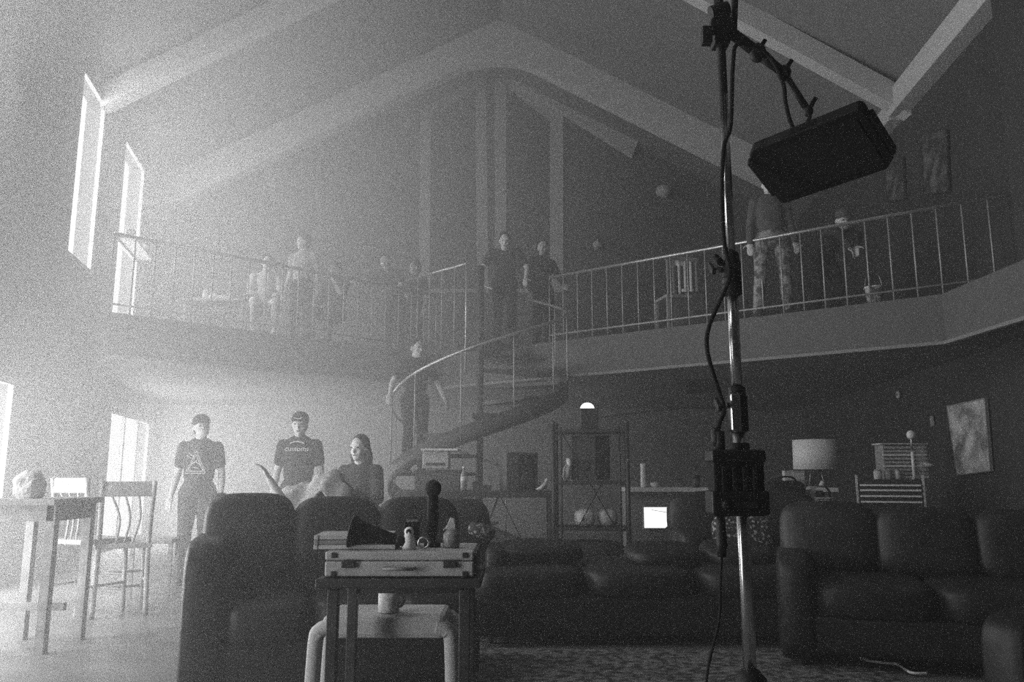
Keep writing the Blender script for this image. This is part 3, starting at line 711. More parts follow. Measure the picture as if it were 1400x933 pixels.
# grip head and boom arm
hd = l(F(990, 40))
m = MB(); m.tube([V(0, -.03, hd.z), V(0, .05, hd.z)], .034, 18); m.box((0, 0, hd.z - .02), (.045, .05, .07)); m.build('grip_head', M_BLACK2, t, bevel=.004)
m = MB(); m.tube([V(-.03, -.02, hd.z + .035), V(.02, -.02, hd.z + .05)], .022, 12); m.build('grip_plate', M_BLACK2, t)
m = MB(); m.tube([V(-.015, -.035, hd.z - .03), V(-.045, -.04, hd.z - .035)], .008, 8); m.box((-.05, -.04, hd.z - .045), (.028, .028, .05)); m.build('knob', M_BLACK2, t, bevel=.006)
A1_, A2_, A3_ = l(F(1000, 45)), l(F(1072, 100)), l(F(1105, 152))
MB().tube([A1_, lerp(A1_, A2_, .5)], .0165, 14).build('boom_arm', M_BLACK2, t, True)
MB().tube([lerp(A1_, A2_, .4), A2_], [.016, .013], 14).build('boom_sleeve', M_BLACK2, t, True)
MB().tube([A2_, A3_], .0095, 12).build('boom_tip', M_BLACK2, t, True)
for q, s in ((lerp(A1_, A2_, .5), .024), (A2_, .020), (A3_, .014)):
    d = (A2_ - A1_).normalized(); n = V(d.z, 0, -d.x); n = n if n.x > 0 else -n
    c = MB().ell(q, (s, s, s * 1.2), None, 12, 8).build('joint', M_BLACK2, t, True)
    MB().tube([q, q + n * .024 + V(0, 0, .008)], .006, 8).build('screw', M_BLACK2, c, True)
    m = MB(); m.box(q + n * .026 + V(0, 0, .010), (.012, .012, .026), RY_(.6)); m.build('knob', M_BLACK2, c, bevel=.003)
MB().tube([l(F(1006, -40)), l(F(1003, 45))], .010, 8).build('upper_rod', M_BLACK2, t, True)
MB().tube([A3_, l(F(1108, 168, 2.1))], .004, 8).build('stud', M_CHROME, t, True)
for py in (375, 366, 560): 
    q = l(F(997 if py < 500 else 1000, py)); m = MB(); m.lathe([(.024, -.012), (.027, 0), (.024, .012)], (0, 0, q.z - (.03 if py < 500 else .1)), 14); m.build('strap', M_BLACK, t, True)
m = MB(); m.caps([(V(-.03, -.01, zc2 + .03), .010), (V(-.045, -.02, zc2 + .045), .006)], 6); m.build('strap_tail', M_BLACK, t, True)
# light panel: broad dark box hanging from the boom
pA, pB, pD = P(1016, 206, 2.12), P(1178, 141, 1.88), P(1070, 274, 2.25)
pc = (pB + pD) / 2; Lv, Sv = pB - pA, pD - pA
t = thing('hanging_light_panel', 'broad black light panel hanging tilted from the stand', 'studio light', pc)
ex = Lv.normalized(); n = ex.cross(Sv).normalized(); n = n if n.z > 0 else -n; ey = n.cross(ex); R = Matrix((ex, ey, n)).transposed()
hl, hs = Lv.length / 2, Sv.length / 2
pl = [(-hl, -hs + .03), (-hl + .03, -hs), (hl - .01, -hs), (hl, -hs + .01), (hl, hs - .03), (hl - .03, hs), (-hl + .01, hs), (-hl, hs - .01)]
m = MB(); m.prism([R @ V(x, y, -.018) for x, y in pl], n * .036); m.build('housing', M_BLACK, t, bevel=.004)
m = MB(); m.box(R @ V(0, 0, -.019), (hl * 2 - .05, hs * 2 - .05, .006), R); m.build('diffuser', M_BLACK2, t)
for s_ in (-1, 1):
    m = MB(); m.box(R @ V(s_ * (hl + .005), 0, 0), (.010, hs * 1.3, .03), R); m.build('end_cap', M_BLACK2, t, bevel=.003)
for k in range(5):
    m = MB(); m.box(R @ V(-.1 + .05 * k, 0, .021), (.006, hs * 1.4, .008), R); m.build('cooling_fin', M_BLACK2, t)
q = P(1107, 160, 2.08) - pc; q2 = R @ V(.01, hs - .01, .0); q2 = q2 if (pc + q2).z > pc.z else R @ V(.01, -hs + .01, 0)
m = MB(); m.tube([q, q2], .006, 10); m.box(q2, (.08, .02, .03), R); m.build('yoke', M_BLACK2, t, bevel=.003)

# control box on the stand
c = F(998, 660); t = thing('ballast_box', 'black ribbed power box strapped to the light stand pole', 'power box', (c.x, SY0 - .055, c.z))
w, hh = 66 / F_PX * SY0 * 1.0, 85 / F_PX * SY0 * 1.0
MB().box((0, 0, 0), (w, .07, hh)).build('housing', M_BLACK, t, bevel=.006)
MB().box((0, -.002, hh * .40), (w * 1.06, .08, hh * .18)).build('top_cap', M_BLACK2, t, bevel=.005); MB().box((0, -.002, -hh * .30), (w * 1.12, .08, hh * .36)).build('bottom_cap', M_BLACK2, t, bevel=.006)
for k in range(4): MB().box((-w * .3 + w * .2 * k, -.038, hh * .06), (.012, .008, hh * .36)).build('rib', M_BLACK2, t, bevel=.002)
MB().box((.012, -.044, -hh * .33), (w * .42, .006, .014)).build('display', M_DARK, t); MB().lathe([(.012, 0), (.012, .012), (.009, .016)], (-w * .3, -.04, -hh * .33), 14, RX_(PI / 2)).build('dial', M_BLACK2, t, True)
MB().tube([V(-.035, .0, hh * .48), V(-.035, 0, hh * .48 + .05)], .012, 12).build('socket', M_BLACK2, t, True)
# cables
cp = spline([F(1087, 180), F(1080, 165), F(1074, 140), F(1070, 112, 2.09), F(1050, 75, 2.08), F(1010, 60, 2.07), F(1002, 90, 2.07), F(999, 170, 2.06), F(990, 200, 2.06), F(987, 260, 2.06), F(990, 330, 2.06), F(998, 370, 2.05), F(992, 395, 2.06), F(970, 445, 2.08), F(967, 480, 2.08), F(981, 530, 2.08), F(990, 560, 2.07), F(983, 582, 2.06), F(980, 617, 2.05)], 6)
o = MB().tube([p_ for p_ in cp], .0062, 8).build('power_cable', M_BLACK, None, True); tag(o, 'black power cable looping from light panel down to power box', 'cable')
m = MB(); a_, b_ = F(978, 585, 2.055), F(981, 610, 2.05); m.tube([a_, lerp(a_, b_, .2), lerp(a_, b_, .8), b_], [.008, .014, .014, .008], 12); m.build('connector', M_BLACK2, o, True)
cp = spline([F(985, 702, 2.02), F(987, 740, 2.02), F(985, 800, 2.04), F(983, 850, 2.05), F(968, 915, 2.08), F(962, 990, 2.1), F(955, 1150, 2.15), V(sx0 - .22, 2.05, .03), V(sx0 - .6, 2.1, .03)], 6)
o = MB().tube(cp, .0035, 6).build('mains_cable', M_BLACK, None, True); tag(o, 'thin black mains cable dropping from power box to the rug', 'cable')
m = MB(); m.tube([F(985, 706, 2.02), F(987, 745, 2.02), F(987, 762, 2.02)], [.010, .014, .010], 10); m.build('connector', M_BLACK2, o, True)

# ================================================================ foreground table, case and clutter
p = P(550, 800, 2.85)
t = thing('equipment_table', 'narrow dark table carrying the pale flight case', 'table', (p.x, 2.95, 0)); TZ = .762
MB().box((0, 0, TZ - .0175), (.55, .42, .03)).build('tabletop', M_DARKWOOD, t, bevel=.004)
MB().box((0, .17, TZ - .065), (.44, .02, .07)).build('apron', M_DARKWOOD, t)
for sx in (-1, 1):
    for sy in (-1, 1): MB().box((sx * .22, sy * .17, (TZ - .04) / 2), (.036, .036, TZ - .04)).build('leg', M_DARKWOOD, t, bevel=.003)
M_CASE = mat('case_aluminium', .42, .5, metal=.0, var=.12, scale=20)
t = thing('flight_case', 'flat pale flight case with dark latches on the narrow table', 'case', (p.x, 2.93, TZ)); CW, CD, CH = .50, .34, .085
MB().box((0, 0, .028), (CW, CD, .05)).build('lower_shell', M_CASE, t, bevel=.006); MB().box((0, 0, .07), (CW, CD, .030)).build('lid', M_CASE, t, bevel=.006)
for sx in (-1, 1):
    for zz in (.012, .073): MB().box((sx * (CW / 2 - .03), -CD / 2 - .002, zz), (.018, .006, .018)).build('corner_rivet', M_DARK, t, bevel=.003)
    MB().box((sx * .17, -CD / 2 - .005, .045), (.045, .012, .026)).build('latch', M_DARK, t, bevel=.003)
    MB().box((sx * (CW / 2 + .004), 0, .042), (.008, CD - .02, .075)).build('end_plate', M_DARK, t)
MB().tube([V(-.05, -CD / 2, .03), V(-.05, -CD / 2 - .02, .03), V(.05, -CD / 2 - .02, .03), V(.05, -CD / 2, .03)], .006, 8).build('handle', M_GREY, t, True)
CT_ = TZ + CH
def on(px, Y=2.9): return V(P(px, 740, Y).x, Y, CT_ + .001)
q = on(495, 2.9)
for k, (dx, w_) in enumerate(((-.01, .28), (-.015, .275), (-.022, .265))):
    t = thing('paper_pad', ['lowest pale pad of the stack on the flight case', 'middle pale pad of the stack on the flight case', 'top pale pad of the stack under the black horn'][k], 'pad', (q.x + dx, 2.92, CT_ + .001 + .0165 * k), .04 * k, 'pads on the flight case')
    MB().box((0, 0, .008), (w_, .20, .0155)).build('pages', M_PALE if k != 1 else M_GREY, t, bevel=.003); MB().box((-w_ / 2 + .006, 0, .008), (.014, .204, .016)).build('binding', M_PALE if k != 1 else M_CLOTH_G, t, bevel=.002)
q0, q1 = P(481, 727, 2.84), P(553, 741, 2.84); ax = (q1 - q0).normalized()
t = thing('loud_hailer', 'black horn flaring wide to one side on the pale pads', 'megaphone', q0 + V(0, 0, .0))
R = frame_from(ax, V(0, -1, 0)); Ln = (q1 - q0).length
MB().lathe([(.052, 0), (.056, .004), (.050, .012), (.038, .045), (.029, .09), (.022, .14), (.018, Ln)], (0, 0, 0), 24, R).build('horn', M_BLACK, t, True)
MB().lathe([(.056, -.003), (.058, .0), (.056, .006)], (0, 0, 0), 24, R).build('rim', M_BLACK2, t, True); MB().lathe([(.02, Ln - .03), (.022, Ln - .02), (.02, Ln + .01)], (0, 0, 0), 16, R).build('driver', M_BLACK2, t, True)
q = on(563, 2.98); t = thing('battery_block', 'small black upright block behind the white nozzle', 'battery', q)
MB().box((0, 0, .042), (.052, .035, .084)).build('body', M_BLACK, t, bevel=.004); MB().box((0, 0, .087), (.042, .028, .006)).build('terminal_plate', M_GREY, t)
q = on(559, 2.84); t = thing('white_nozzle', 'white plastic nozzle with a dark round hole beside the horn', 'nozzle', q)
MB().lathe([(.022, 0), (.024, .01), (.022, .03), (.015, .05), (.014, .06)], (0, 0, 0), 18).build('body', M_WHITE, t, True); MB().ell((0, 0, .058), (.017, .012, .017), None, 16, 10).build('head', M_WHITE, t, True); MB().lathe([(.009, 0), (.009, .004)], (0, -.010, .059), 12, RX_(PI / 2)).build('hole', M_BLACK, t)
MB().caps([(V(-.025, -.01, .012), .006), (V(-.04, -.012, .03), .004)], 6).build('trigger', M_WHITE, t, True)
q = on(579, 2.82); o = MB().tube([V(.018 * math.cos(a), 0, .022 + .018 * math.sin(a)) for a in [2 * PI * i / 20 for i in range(21)]], .004, 6).build('metal_ring', M_STEEL, None, True); o.location = q; tag(o, 'small metal ring standing beside the white nozzle', 'ring')
q = on(591, 2.93); t = thing('microphone', 'tall black microphone with a fuzzy round head on the case', 'microphone', q)
hz_ = P(590, 668, 2.93).z - q.z
MB().lathe([(.030, 0), (.030, .012), (.012, .018), (.012, .05)], (0, 0, 0), 18).build('base', M_BLACK, t, True); MB().lathe([(.017, .04), (.021, .10), (.019, hz_ - .03), (.015, hz_ - .015)], (0, 0, 0), 16).build('handle', M_BLACK, t, True)
m = MB(); m.ell((0, 0, 0), (.030, .030, .031), None, 24, 14)
m.v = [v * (1 + .12 * noise.noise(v * 160)) + V(0, 0, hz_) for v in m.v]; m.build('windscreen', mat('foam', .02, .95, var=.4, scale=90, bump=.6), t, True)
q = on(617, 2.9); t = thing('spray_bottle', 'small clear spray bottle with slanted head on the case', 'bottle', q)
MP = mat('cloudy_plastic', .30, .3); MB().lathe([(.028, 0), (.030, .01), (.030, .045), (.014, .065)], (0, 0, 0), 18).build('body', MP, t, True)
m = MB(); m.prism([V(-.022, -.01, .062), V(.016, -.01, .062), V(.012, -.01, .100), V(-.004, -.01, .104)], (0, .02, 0)); m.build('spray_head', M_PALE, t, bevel=.003); MB().tube([V(-.016, 0, .075), V(-.028, 0, .058)], .003, 6).build('trigger', M_PALE, t, True)
# white bench and mug
p = P(524, 850, 3.2); WZ = P(524, 842, 3.2).z
t = thing('plastic_stool', 'rounded white plastic stool behind the narrow table legs', 'stool', (p.x, 3.33, 0))
wS = (618 - 430) / F_PX * 3.2
out = [V(-wS / 2, 0, 0), V(-wS / 2 + .005, 0, WZ - .07), V(-wS / 2 + .03, 0, WZ - .02), V(-wS / 2 + .075, 0, WZ), V(wS / 2 - .075, 0, WZ), V(wS / 2 - .03, 0, WZ - .02), V(wS / 2 - .005, 0, WZ - .07), V(wS / 2, 0, 0)]
MB().box((0, .02, WZ - .045), (wS - .08, .30, .085)).build('seat', mat('stool_plastic', .46, .5), t, bevel=.02)
for sx in (-1, 1):
    for sy in (-.11, .15): MB().tube(spline([V(sx * wS / 2, sy, 0), V(sx * (wS / 2 - .012), sy, WZ - .13), V(sx * (wS / 2 - .03), sy, WZ - .06), V(sx * (wS / 2 - .075), sy, WZ - .045)], 5), .030, 12).build('leg', mat('stool_plastic', .46, .5), t, True)
q = P(530, 848, 3.26); t = thing('mug', 'pale ribbed mug standing on the white plastic stool', 'mug', (q.x, 3.28, WZ + .001))
MB().lathe([(.038, 0), (.042, .004), (.042, .09), (.038, .09), (.036, .01), (.001, .008)], (0, 0, 0), 24).build('body', pattern('ribbed_mug', .62, .45, 60, 'voronoi', .3, .5, .5), t, True)
MB().tube([V(.04 + .022 * math.sin(a), 0, .047 + .028 * math.cos(a)) for a in [PI * i / 10 for i in range(11)]], .006, 6).build('handle', M_GREY, t, True)
#@@MID
# ================================================================ middle of the hall
def legs4(t, w, d, h, m, r=.02):
    for sx in (-1, 1):
        for sy in (-1, 1): MB().box((sx * (w / 2 - r), sy * (d / 2 - r), h / 2), (2 * r, 2 * r, h)).build('leg', m, t)
# long thin table with braces
a, b = P(560, 675, 8.4), P(757, 675, 8.4); TH_ = a.z + .02; W_ = b.x - a.x
t = thing('trestle_table', 'long thin dark table with slanted braces left of the metal rack', 'table', ((a.x + b.x) / 2, 8.6, 0))
MB().box((0, 0, TH_ - .03), (W_, .55, .06)).build('tabletop', M_DARKWOOD, t, bevel=.005); legs4(t, W_, .5, TH_ - .06, M_DARKWOOD, .028)
for sx, dx in ((-.13, .09), (.17, -.10)): MB().beam((sx * 1.0, -.2, TH_ - .06), (sx + dx, -.2, TH_ - .32), .02, .02).build('brace', M_DARKWOOD, t)
MB().tube([(.2, -.24, TH_ - .06), (.45, -.24, TH_ - .55)], .006, 6).build('tie_wire', M_BLACK, t)
def onT(px, Y=8.55): return V(P(px, 670, Y).x, Y, TH_ + .001)
q = onT(709); t = thing('loudspeaker', 'dark square loudspeaker standing on the thin table', 'loudspeaker', q, .25)
MB().box((0, 0, .20), (.34, .30, .40)).build('cabinet', mat('speaker_grey', .055, .7), t, bevel=.008); MB().box((.06, -.153, .20), (.20, .012, .36)).build('grille', M_BLACK, t, bevel=.004)
for z, r in ((.13, .075), (.30, .035)): MB().lathe([(r, 0), (r * .8, .006), (r * .3, .002)], (.06, -.159, z), 18, RX_(PI / 2)).build('cone', M_DARK, t, True)
q = onT(634, 8.5); t = thing('water_bottle', 'clear water bottle with pale label on the thin table', 'bottle', q)
MB().lathe([(.032, 0), (.034, .01), (.034, .17), (.014, .22), (.014, .24)], (0, 0, 0), 16).build('body', MP, t, True); MB().lathe([(.035, .09), (.035, .15)], (0, 0, 0), 16).build('paper_label', M_WHITE, t, True); MB().lathe([(.016, .235), (.016, .255)], (0, 0, 0), 14).build('cap', M_WHITE, t, True)
for px, w_, h_, lb in ((651, .07, .09, 'small dark box beside the water bottle on the thin table'), (664, .11, .05, 'flat dark box between water bottle and loudspeaker')):
    q = onT(px, 8.5); t = thing('parts_box', lb, 'box', q); MB().box((0, 0, h_ / 2), (w_, .09, h_)).build('body', M_CLOTH_M, t, bevel=.004); MB().box((0, 0, h_ + .004), (w_ + .008, .098, .012)).build('lid', M_DARK, t, bevel=.003)
q = onT(742, 8.45); t = thing('tilted_bowl', 'small white bowl tipped up at the end of the table', 'bowl', q + V(0, 0, .055), .3)
MB().lathe([(.03, -.035), (.06, -.01), (.085, .03), (.078, .03), (.055, -.003), (.02, -.025)], (0, 0, 0), 20, RY_(-.7)).build('body', M_WHITE, t, True); MB().lathe([(.03, -.045), (.03, -.035)], (0, 0, 0), 16, RY_(-.7)).build('foot', M_WHITE, t, True)
# appliance on a cabinet behind
q = P(598, 640, 9.2); cz = q.z - .02
t = thing('tall_cabinet', 'dark cabinet under the pale printer left of the stair', 'cabinet', (q.x, 9.45, 0))
MB().box((0, 0, cz / 2), (.52, .45, cz - .04)).build('carcass', M_CLOTH_M, t, bevel=.006); MB().box((0, 0, cz - .015), (.56, .49, .03)).build('top', M_DARKWOOD, t, bevel=.004)
for sx in (-1, 1): d = MB().box((sx * .128, -.232, cz / 2), (.24, .02, cz - .14)).build('door', M_CLOTH_M, t, bevel=.004); MB().tube([V(sx * .03, -.25, cz / 2), V(sx * .03, -.25, cz / 2 + .12)], .008, 6).build('handle', M_STEEL, d)
t = thing('printer', 'pale printer with open paper tray on the dark cabinet', 'printer', (q.x, 9.42, cz + .001))
MB().box((-.03, 0, .11), (.30, .32, .20)).build('body', M_PALE, t, bevel=.012); MB().box((.02, -.06, .225), (.42, .34, .025)).build('paper_tray', M_WHITE, t, bevel=.006); MB().box((-.03, .10, .30), (.24, .02, .16), RX_(-.35)).build('paper_support', M_PALE, t, bevel=.004); MB().box((-.03, -.165, .06), (.22, .01, .03)).build('output_slot', M_DARK, t)
# metal rack
a, b = P(757, 580, 8.3), P(862, 580, 8.3); w_ = b.x - a.x; rz_ = a.z
t = thing('metal_rack', 'open dark metal rack with crossed wires beside the thin table', 'rack', ((a.x + b.x) / 2, 8.5, 0), -.12)
posts = [(sx * (w_ / 2 - .02), sy * .22) for sx in (-1, 1) for sy in (-1, 1)]
for x, y_ in posts: MB().tube([V(x, y_, 0), V(x, y_, rz_)], .022, 10).build('post', M_DARK, t, True); MB().ell((x, y_, rz_ + .012), (.026, .026, .026), None, 10, 6).build('finial', M_DARK, t, True)
for sx in (-1, 1):
    for dx in (.08,): MB().tube([V(sx * (w_ / 2 - .02 - dx), -.22, .05), V(sx * (w_ / 2 - .02 - dx), -.22, rz_ - .03)], .012, 8).build('inner_rod', M_DARK, t, True)
for zz in (.22, .56, 1.02, rz_ - .07): MB().box((0, 0, zz), (w_ - .03, .46, .035)).build('shelf', M_DARK, t, bevel=.004)
for y_ in (-.225,):
    for s_ in (-1, 1): MB().tube([V(-s_ * (w_ / 2 - .1), y_, 1.55), V(s_ * (w_ / 2 - .18), y_, .62)] if s_ > 0 else [V(.16, y_, 1.1), V(-.12, y_, .6)], .006, 6).build('cross_wire', M_BLACK, t, True)
RKX = (a.x + b.x) / 2
t = thing('rack_speaker', 'tall dark box speaker inside the upper bay of the metal rack', 'loudspeaker', (RKX + .0, 8.52, 1.04), -.1)
MB().box((0, 0, .24), (.40, .28, .46)).build('cabinet', mat('speaker_grey', .055, .7), t, bevel=.01); MB().box((.12, -.146, .24), (.14, .014, .44)).build('grille', M_BLACK, t, bevel=.004); MB().lathe([(.06, 0), (.05, .006), (.02, .002)], (-.06, -.142, .16), 16, RX_(PI / 2)).build('cone', M_DARK, t, True)
t = thing('paper_bundle', 'pale crumpled paper bundle beside the box speaker in the rack', 'paper', (P(775, 650, 8.4).x, 8.38, 1.04))
MB().ell((0, 0, .09), (.045, .05, .09), RY_(.2), 12, 8, .8).build('sheet', M_PALE, t, True); MB().ell((.02, -.02, .19), (.03, .04, .05), RY_(-.3), 10, 6, .8).build('sheet', M_WHITE, t, True)
for px, w2, g_, lb in ((800, .22, M_PALE, 'pale folded cloth in the lower bay of the metal rack'), (832, .20, M_CLOTH_G, 'rounded pale bundle in the lower bay of the metal rack')):
    o = MB().ell((0, 0, 0), (w2 / 2, .14, .09), None, 18, 10, .7)
    o.v = [v * (1 + .10 * noise.noise(v * 14)) for v in o.v]; o = o.build('cloth_bundle', g_, None, True); o.location = (P(px, 720, 8.4).x, 8.44, .58 + .088); tag(o, lb, 'cloth', 'bundles in the metal rack')
o = MB().ell((0, 0, 0), (w_ / 2 - .06, .19, .10), None, 24, 12, .7); o.v = [v * (1 + .15 * noise.noise(v * 9)) for v in o.v]; o = o.build('dark_bag', M_CLOTH_D, None, True); o.location = (RKX - .01, 8.5, .24 + .10); tag(o, 'dark slumped bag on the low shelf of the metal rack', 'bag')
q = P(805, 588, 8.5); t = thing('dome_lamp', 'black box lamp with glowing white dome on top of the rack', 'lamp', (q.x, 8.52, rz_ - .05))
hB = P(805, 559, 8.5).z - (rz_ - .05)
MB().box((0, 0, hB / 2), (.19, .19, hB)).build('housing', M_DARK, t, bevel=.008); MB().ell((-.01, 0, hB), (.075, .075, .065), None, 18, 12).build('dome', mat('glowing_dome', .8, .5, emit=6.0), t, True)
# white counter
a, b = P(863, 672, 9.6), P(1150, 672, 9.6); CZ = .95; W_ = b.x - a.x
t = thing('white_counter', 'long white counter with bright top behind the dark seating', 'counter', ((a.x + b.x) / 2, 10.1, 0))
MB().box((0, 0, CZ - .025), (W_ + .05, .75, .05)).build('worktop', M_WHITE, t, bevel=.006)
n_ = 4
for i in range(n_): MB().box((-W_ / 2 + W_ / n_ * (i + .5), .03, (CZ - .05) / 2), (W_ / n_ - .008, .62, CZ - .05)).build('front_panel', mat('counter_front', .26, .7, var=.1, scale=3), t, bevel=.004)
q0, q1 = P(880, 694, 9.72), P(920, 722, 9.72)
t = thing('bright_screen', 'bright white glowing screen on the counter front', 'screen', ((q0.x + q1.x) / 2, 9.72, (q0.z + q1.z) / 2))
MB().box((0, .01, 0), (q1.x - q0.x + .03, .05, q0.z - q1.z + .03)).build('bezel', M_GREY, t, bevel=.004); MB().box((0, -.018, 0), (q1.x - q0.x, .006, q0.z - q1.z)).build('panel', mat('lit_screen', .8, .5, emit=.9), t); MB().beam((-.08, -.022, .09), (.17, -.022, .05), .004, .006).build('cable', M_GREY, t)
MB().box((0, .03, -(q0.z - q1.z) / 2 - .05), (.12, .02, .1)).build('stand', M_GREY, t)
q = P(882, 668, 9.75); t = thing('pillar_candle', 'tall white pillar candle on the white counter', 'candle', (q.x, 9.85, CZ + .001))
MB().lathe([(.036, 0), (.037, .01), (.035, .285), (.03, .29), (.02, .284)], (0, 0, 0), 18).build('wax', M_WHITE, t, True); MB().tube([(0, 0, .28), (.002, 0, .302)], .003, 6).build('wick', M_BLACK, t)
q = P(898, 668, 9.7); t = thing('white_bowl', 'small white bowl beside the pillar candle', 'bowl', (q.x, 9.82, CZ + .001)); MB().lathe([(.03, 0), (.05, .02), (.065, .06), (.058, .06), (.04, .02), (.01, .012)], (0, 0, 0), 18).build('body', M_WHITE, t, True); MB().ell((0, 0, .045), (.05, .05, .025), None, 12, 7).build('contents', M_PALE, t, True)
q = P(954, 668, 9.7); t = thing('dark_canister', 'slim dark canister on the counter left of the power box', 'canister', (q.x, 9.78, CZ + .001)); MB().lathe([(.045, 0), (.047, .01), (.047, .11), (.04, .12)], (0, 0, 0), 16).build('body', M_DARK, t, True); MB().lathe([(.048, .115), (.048, .14), (.02, .15)], (0, 0, 0), 16).build('lid', M_DARK, t, True)
# side table behind the loveseat, with its clutter
a, b = P(1045, 692, 7.9), P(1158, 692, 7.9); SZ = a.z; W_ = b.x - a.x
t = thing('side_table', 'dark low side table cluttered with gear below the drum lamp', 'table', ((a.x + b.x) / 2, 8.15, 0)); MB().box((0, 0, SZ - .02), (W_, .5, .04)).build('tabletop', M_DARKWOOD, t, bevel=.004); legs4(t, W_, .48, SZ - .04, M_DARKWOOD, .02)
q = P(1076, 690, 8.0); t = thing('gear_bag', 'black slouching gear bag on the dark side table', 'bag', (q.x, 8.05, SZ + .001))
MB().cushion((0, 0, .12), (.38, .22, .24), None, .45).build('body', M_BLACK, t, True); MB().tube(spline([V(-.12, -.05, .2), V(-.06, -.08, .27), V(.06, -.08, .27), V(.12, -.05, .2)], 5), .010, 6).build('strap', M_BLACK, t, True)
q = P(1085, 652, 8.3); t = thing('pale_carton', 'small pale framed box peeking above the black bag', 'box', (q.x, 8.3, SZ + .001)); hC = q.z - SZ
MB().box((0, 0, hC / 2 + .03), (.21, .08, hC + .06)).build('body', M_CLOTH_G, t, bevel=.004); MB().box((0, -.043, hC + .0), (.19, .006, .07)).build('front_label', M_PALE, t)
q = P(1112, 675, 8.1); t = thing('camera_body', 'pale and black camera on the side table beside the bag', 'camera', (q.x, 8.12, SZ + .001))
MB().box((0, 0, .10), (.18, .10, .10)).build('body', M_PALE, t, bevel=.01); MB().lathe([(.04, 0), (.04, .07), (.035, .08)], (.04, -.05, .10), 16, RX_(PI / 2)).build('lens', M_BLACK, t, True); MB().box((.0, 0, .165), (.06, .06, .03)).build('viewfinder', M_PALE, t, bevel=.006); MB().box((0, 0, .025), (.16, .09, .05)).build('base_plate', M_BLACK, t, bevel=.004)
q = P(1134, 670, 8.1); t = thing('clamp_light', 'small dark clamp lamp with a pale head beside the camera', 'clamp lamp', (q.x, 8.1, SZ + .001)); MB().tube([V(0, 0, 0), V(0, 0, .13), V(-.05, -.02, .19)], .012, 8).build('stem', M_DARK, t, True); MB().lathe([(.015, 0), (.03, .03), (.03, .05)], (-.05, -.02, .19), 12, RY_(-1.0)).build('head', M_PALE, t, True); MB().lathe([(.04, 0), (.04, .015)], (0, 0, 0), 12).build('foot', M_DARK, t)
q = P(1145, 688, 7.6); t = thing('framed_box', 'small flat box with a pale rim at the table end', 'box', (q.x, 7.98, SZ + .001)); MB().box((0, 0, .04), (.13, .09, .08)).build('body', M_GREY, t, bevel=.004); MB().box((0, -.048, .008), (.13, .006, .016)).build('rim', M_WHITE, t); MB().box((0, -.048, .072), (.13, .006, .014)).build('rim', M_PALE, t)
# drum lamp on the counter
q = P(1124, 642, 9.8); zt, zb = P(1124, 601, 9.8).z, q.z; t = thing('drum_lamp', 'table lamp with a wide pale drum shade and wire base', 'lamp', (q.x, 10.0, CZ + .001)); B = CZ
sw = (1154 - 1095) / F_PX * 9.8 / 2
MB().lathe([(sw, zb - B), (sw * .98, zt - B), (sw * .965, zt - B), (sw * .985, zb - B)], (0, 0, 0), 32).build('shade', mat('linen_shade', .82, .9, var=.06, scale=30), t, True)
for k in range(4): a_ = k * PI / 2 + .4; MB().tube([V(.06 * math.cos(a_), .06 * math.sin(a_), zb - B + .06), V(.13 * math.cos(a_), .13 * math.sin(a_), .01)], .005, 6).build('base_wire', M_STEEL, t, True)
MB().lathe([(.14, 0), (.14, .012)], (0, 0, 0), 20).build('base_ring', M_STEEL, t, True); MB().tube([(0, 0, zb - B + .02), (0, 0, zb - B + .16)], .02, 10).build('bulb_holder', M_DARK, t, True)
# tool chest with bright drawer rails
a, b = P(1189, 690, 8.8), P(1276, 690, 8.8); zt = P(1232, 656, 8.8).z; W_ = b.x - a.x; KX = (a.x + b.x) / 2
t = thing('tool_chest', 'dark tool chest with four bright drawer rails before the dark wall', 'chest', (KX, 9.08, 0), -.35)
MB().box((0, 0, zt / 2), (W_ - .04, .44, zt - .02)).build('carcass', M_DARK, t, bevel=.004)
for sx in (-1, 1): MB().box((sx * (W_ / 2 - .012), -.20, zt / 2 + .02), (.024, .06, zt + .06)).build('side_post', M_PALE, t, bevel=.003)
for i, py in enumerate((664, 671, 679, 687)):
    z = P(1232, py, 8.8).z; d = MB().box((0, -.225, z - .022), (W_ - .07, .02, .050)).build('drawer', M_DARK, t, bevel=.003); MB().box((0, -.245, z), (W_ - .08, .02, .020)).build('drawer_rail', mat('bright_rail', .92, .4), d, bevel=.003)
for z in (.2, .45, .68): MB().box((0, -.225, z), (W_ - .07, .02, .2)).build('drawer', M_DARK, t, bevel=.003)
KT = zt + .001
a, b = P(1211, 640, 9.0), P(1268, 640, 9.0); W2 = b.x - a.x; hS = P(1240, 608, 9.0).z - KT
t = thing('slatted_crate', 'pale slatted crate standing on the tool chest', 'crate', ((a.x + b.x) / 2, 9.12, KT))
for sx in (-1, 1): MB().box((sx * W2 / 2, 0, hS / 2), (.02, .2, hS)).build('end_post', M_GREY, t, bevel=.002)
for i in range(9): MB().box((.0, -.105, hS * (i + .6) / 9.4), (W2 + .03, .012, hS / 16), RX_(.2)).build('slat', M_PALE if i % 3 else M_WHITE, t)
MB().box((0, 0, hS + .008), (W2 + .07, .23, .016)).build('top_board', M_PALE, t, bevel=.002)
q = P(1244, 595, 8.95); t = thing('globe_lamp', 'slim stem with a pale globe rising before the slatted crate', 'lamp', (q.x, 8.93, KT))
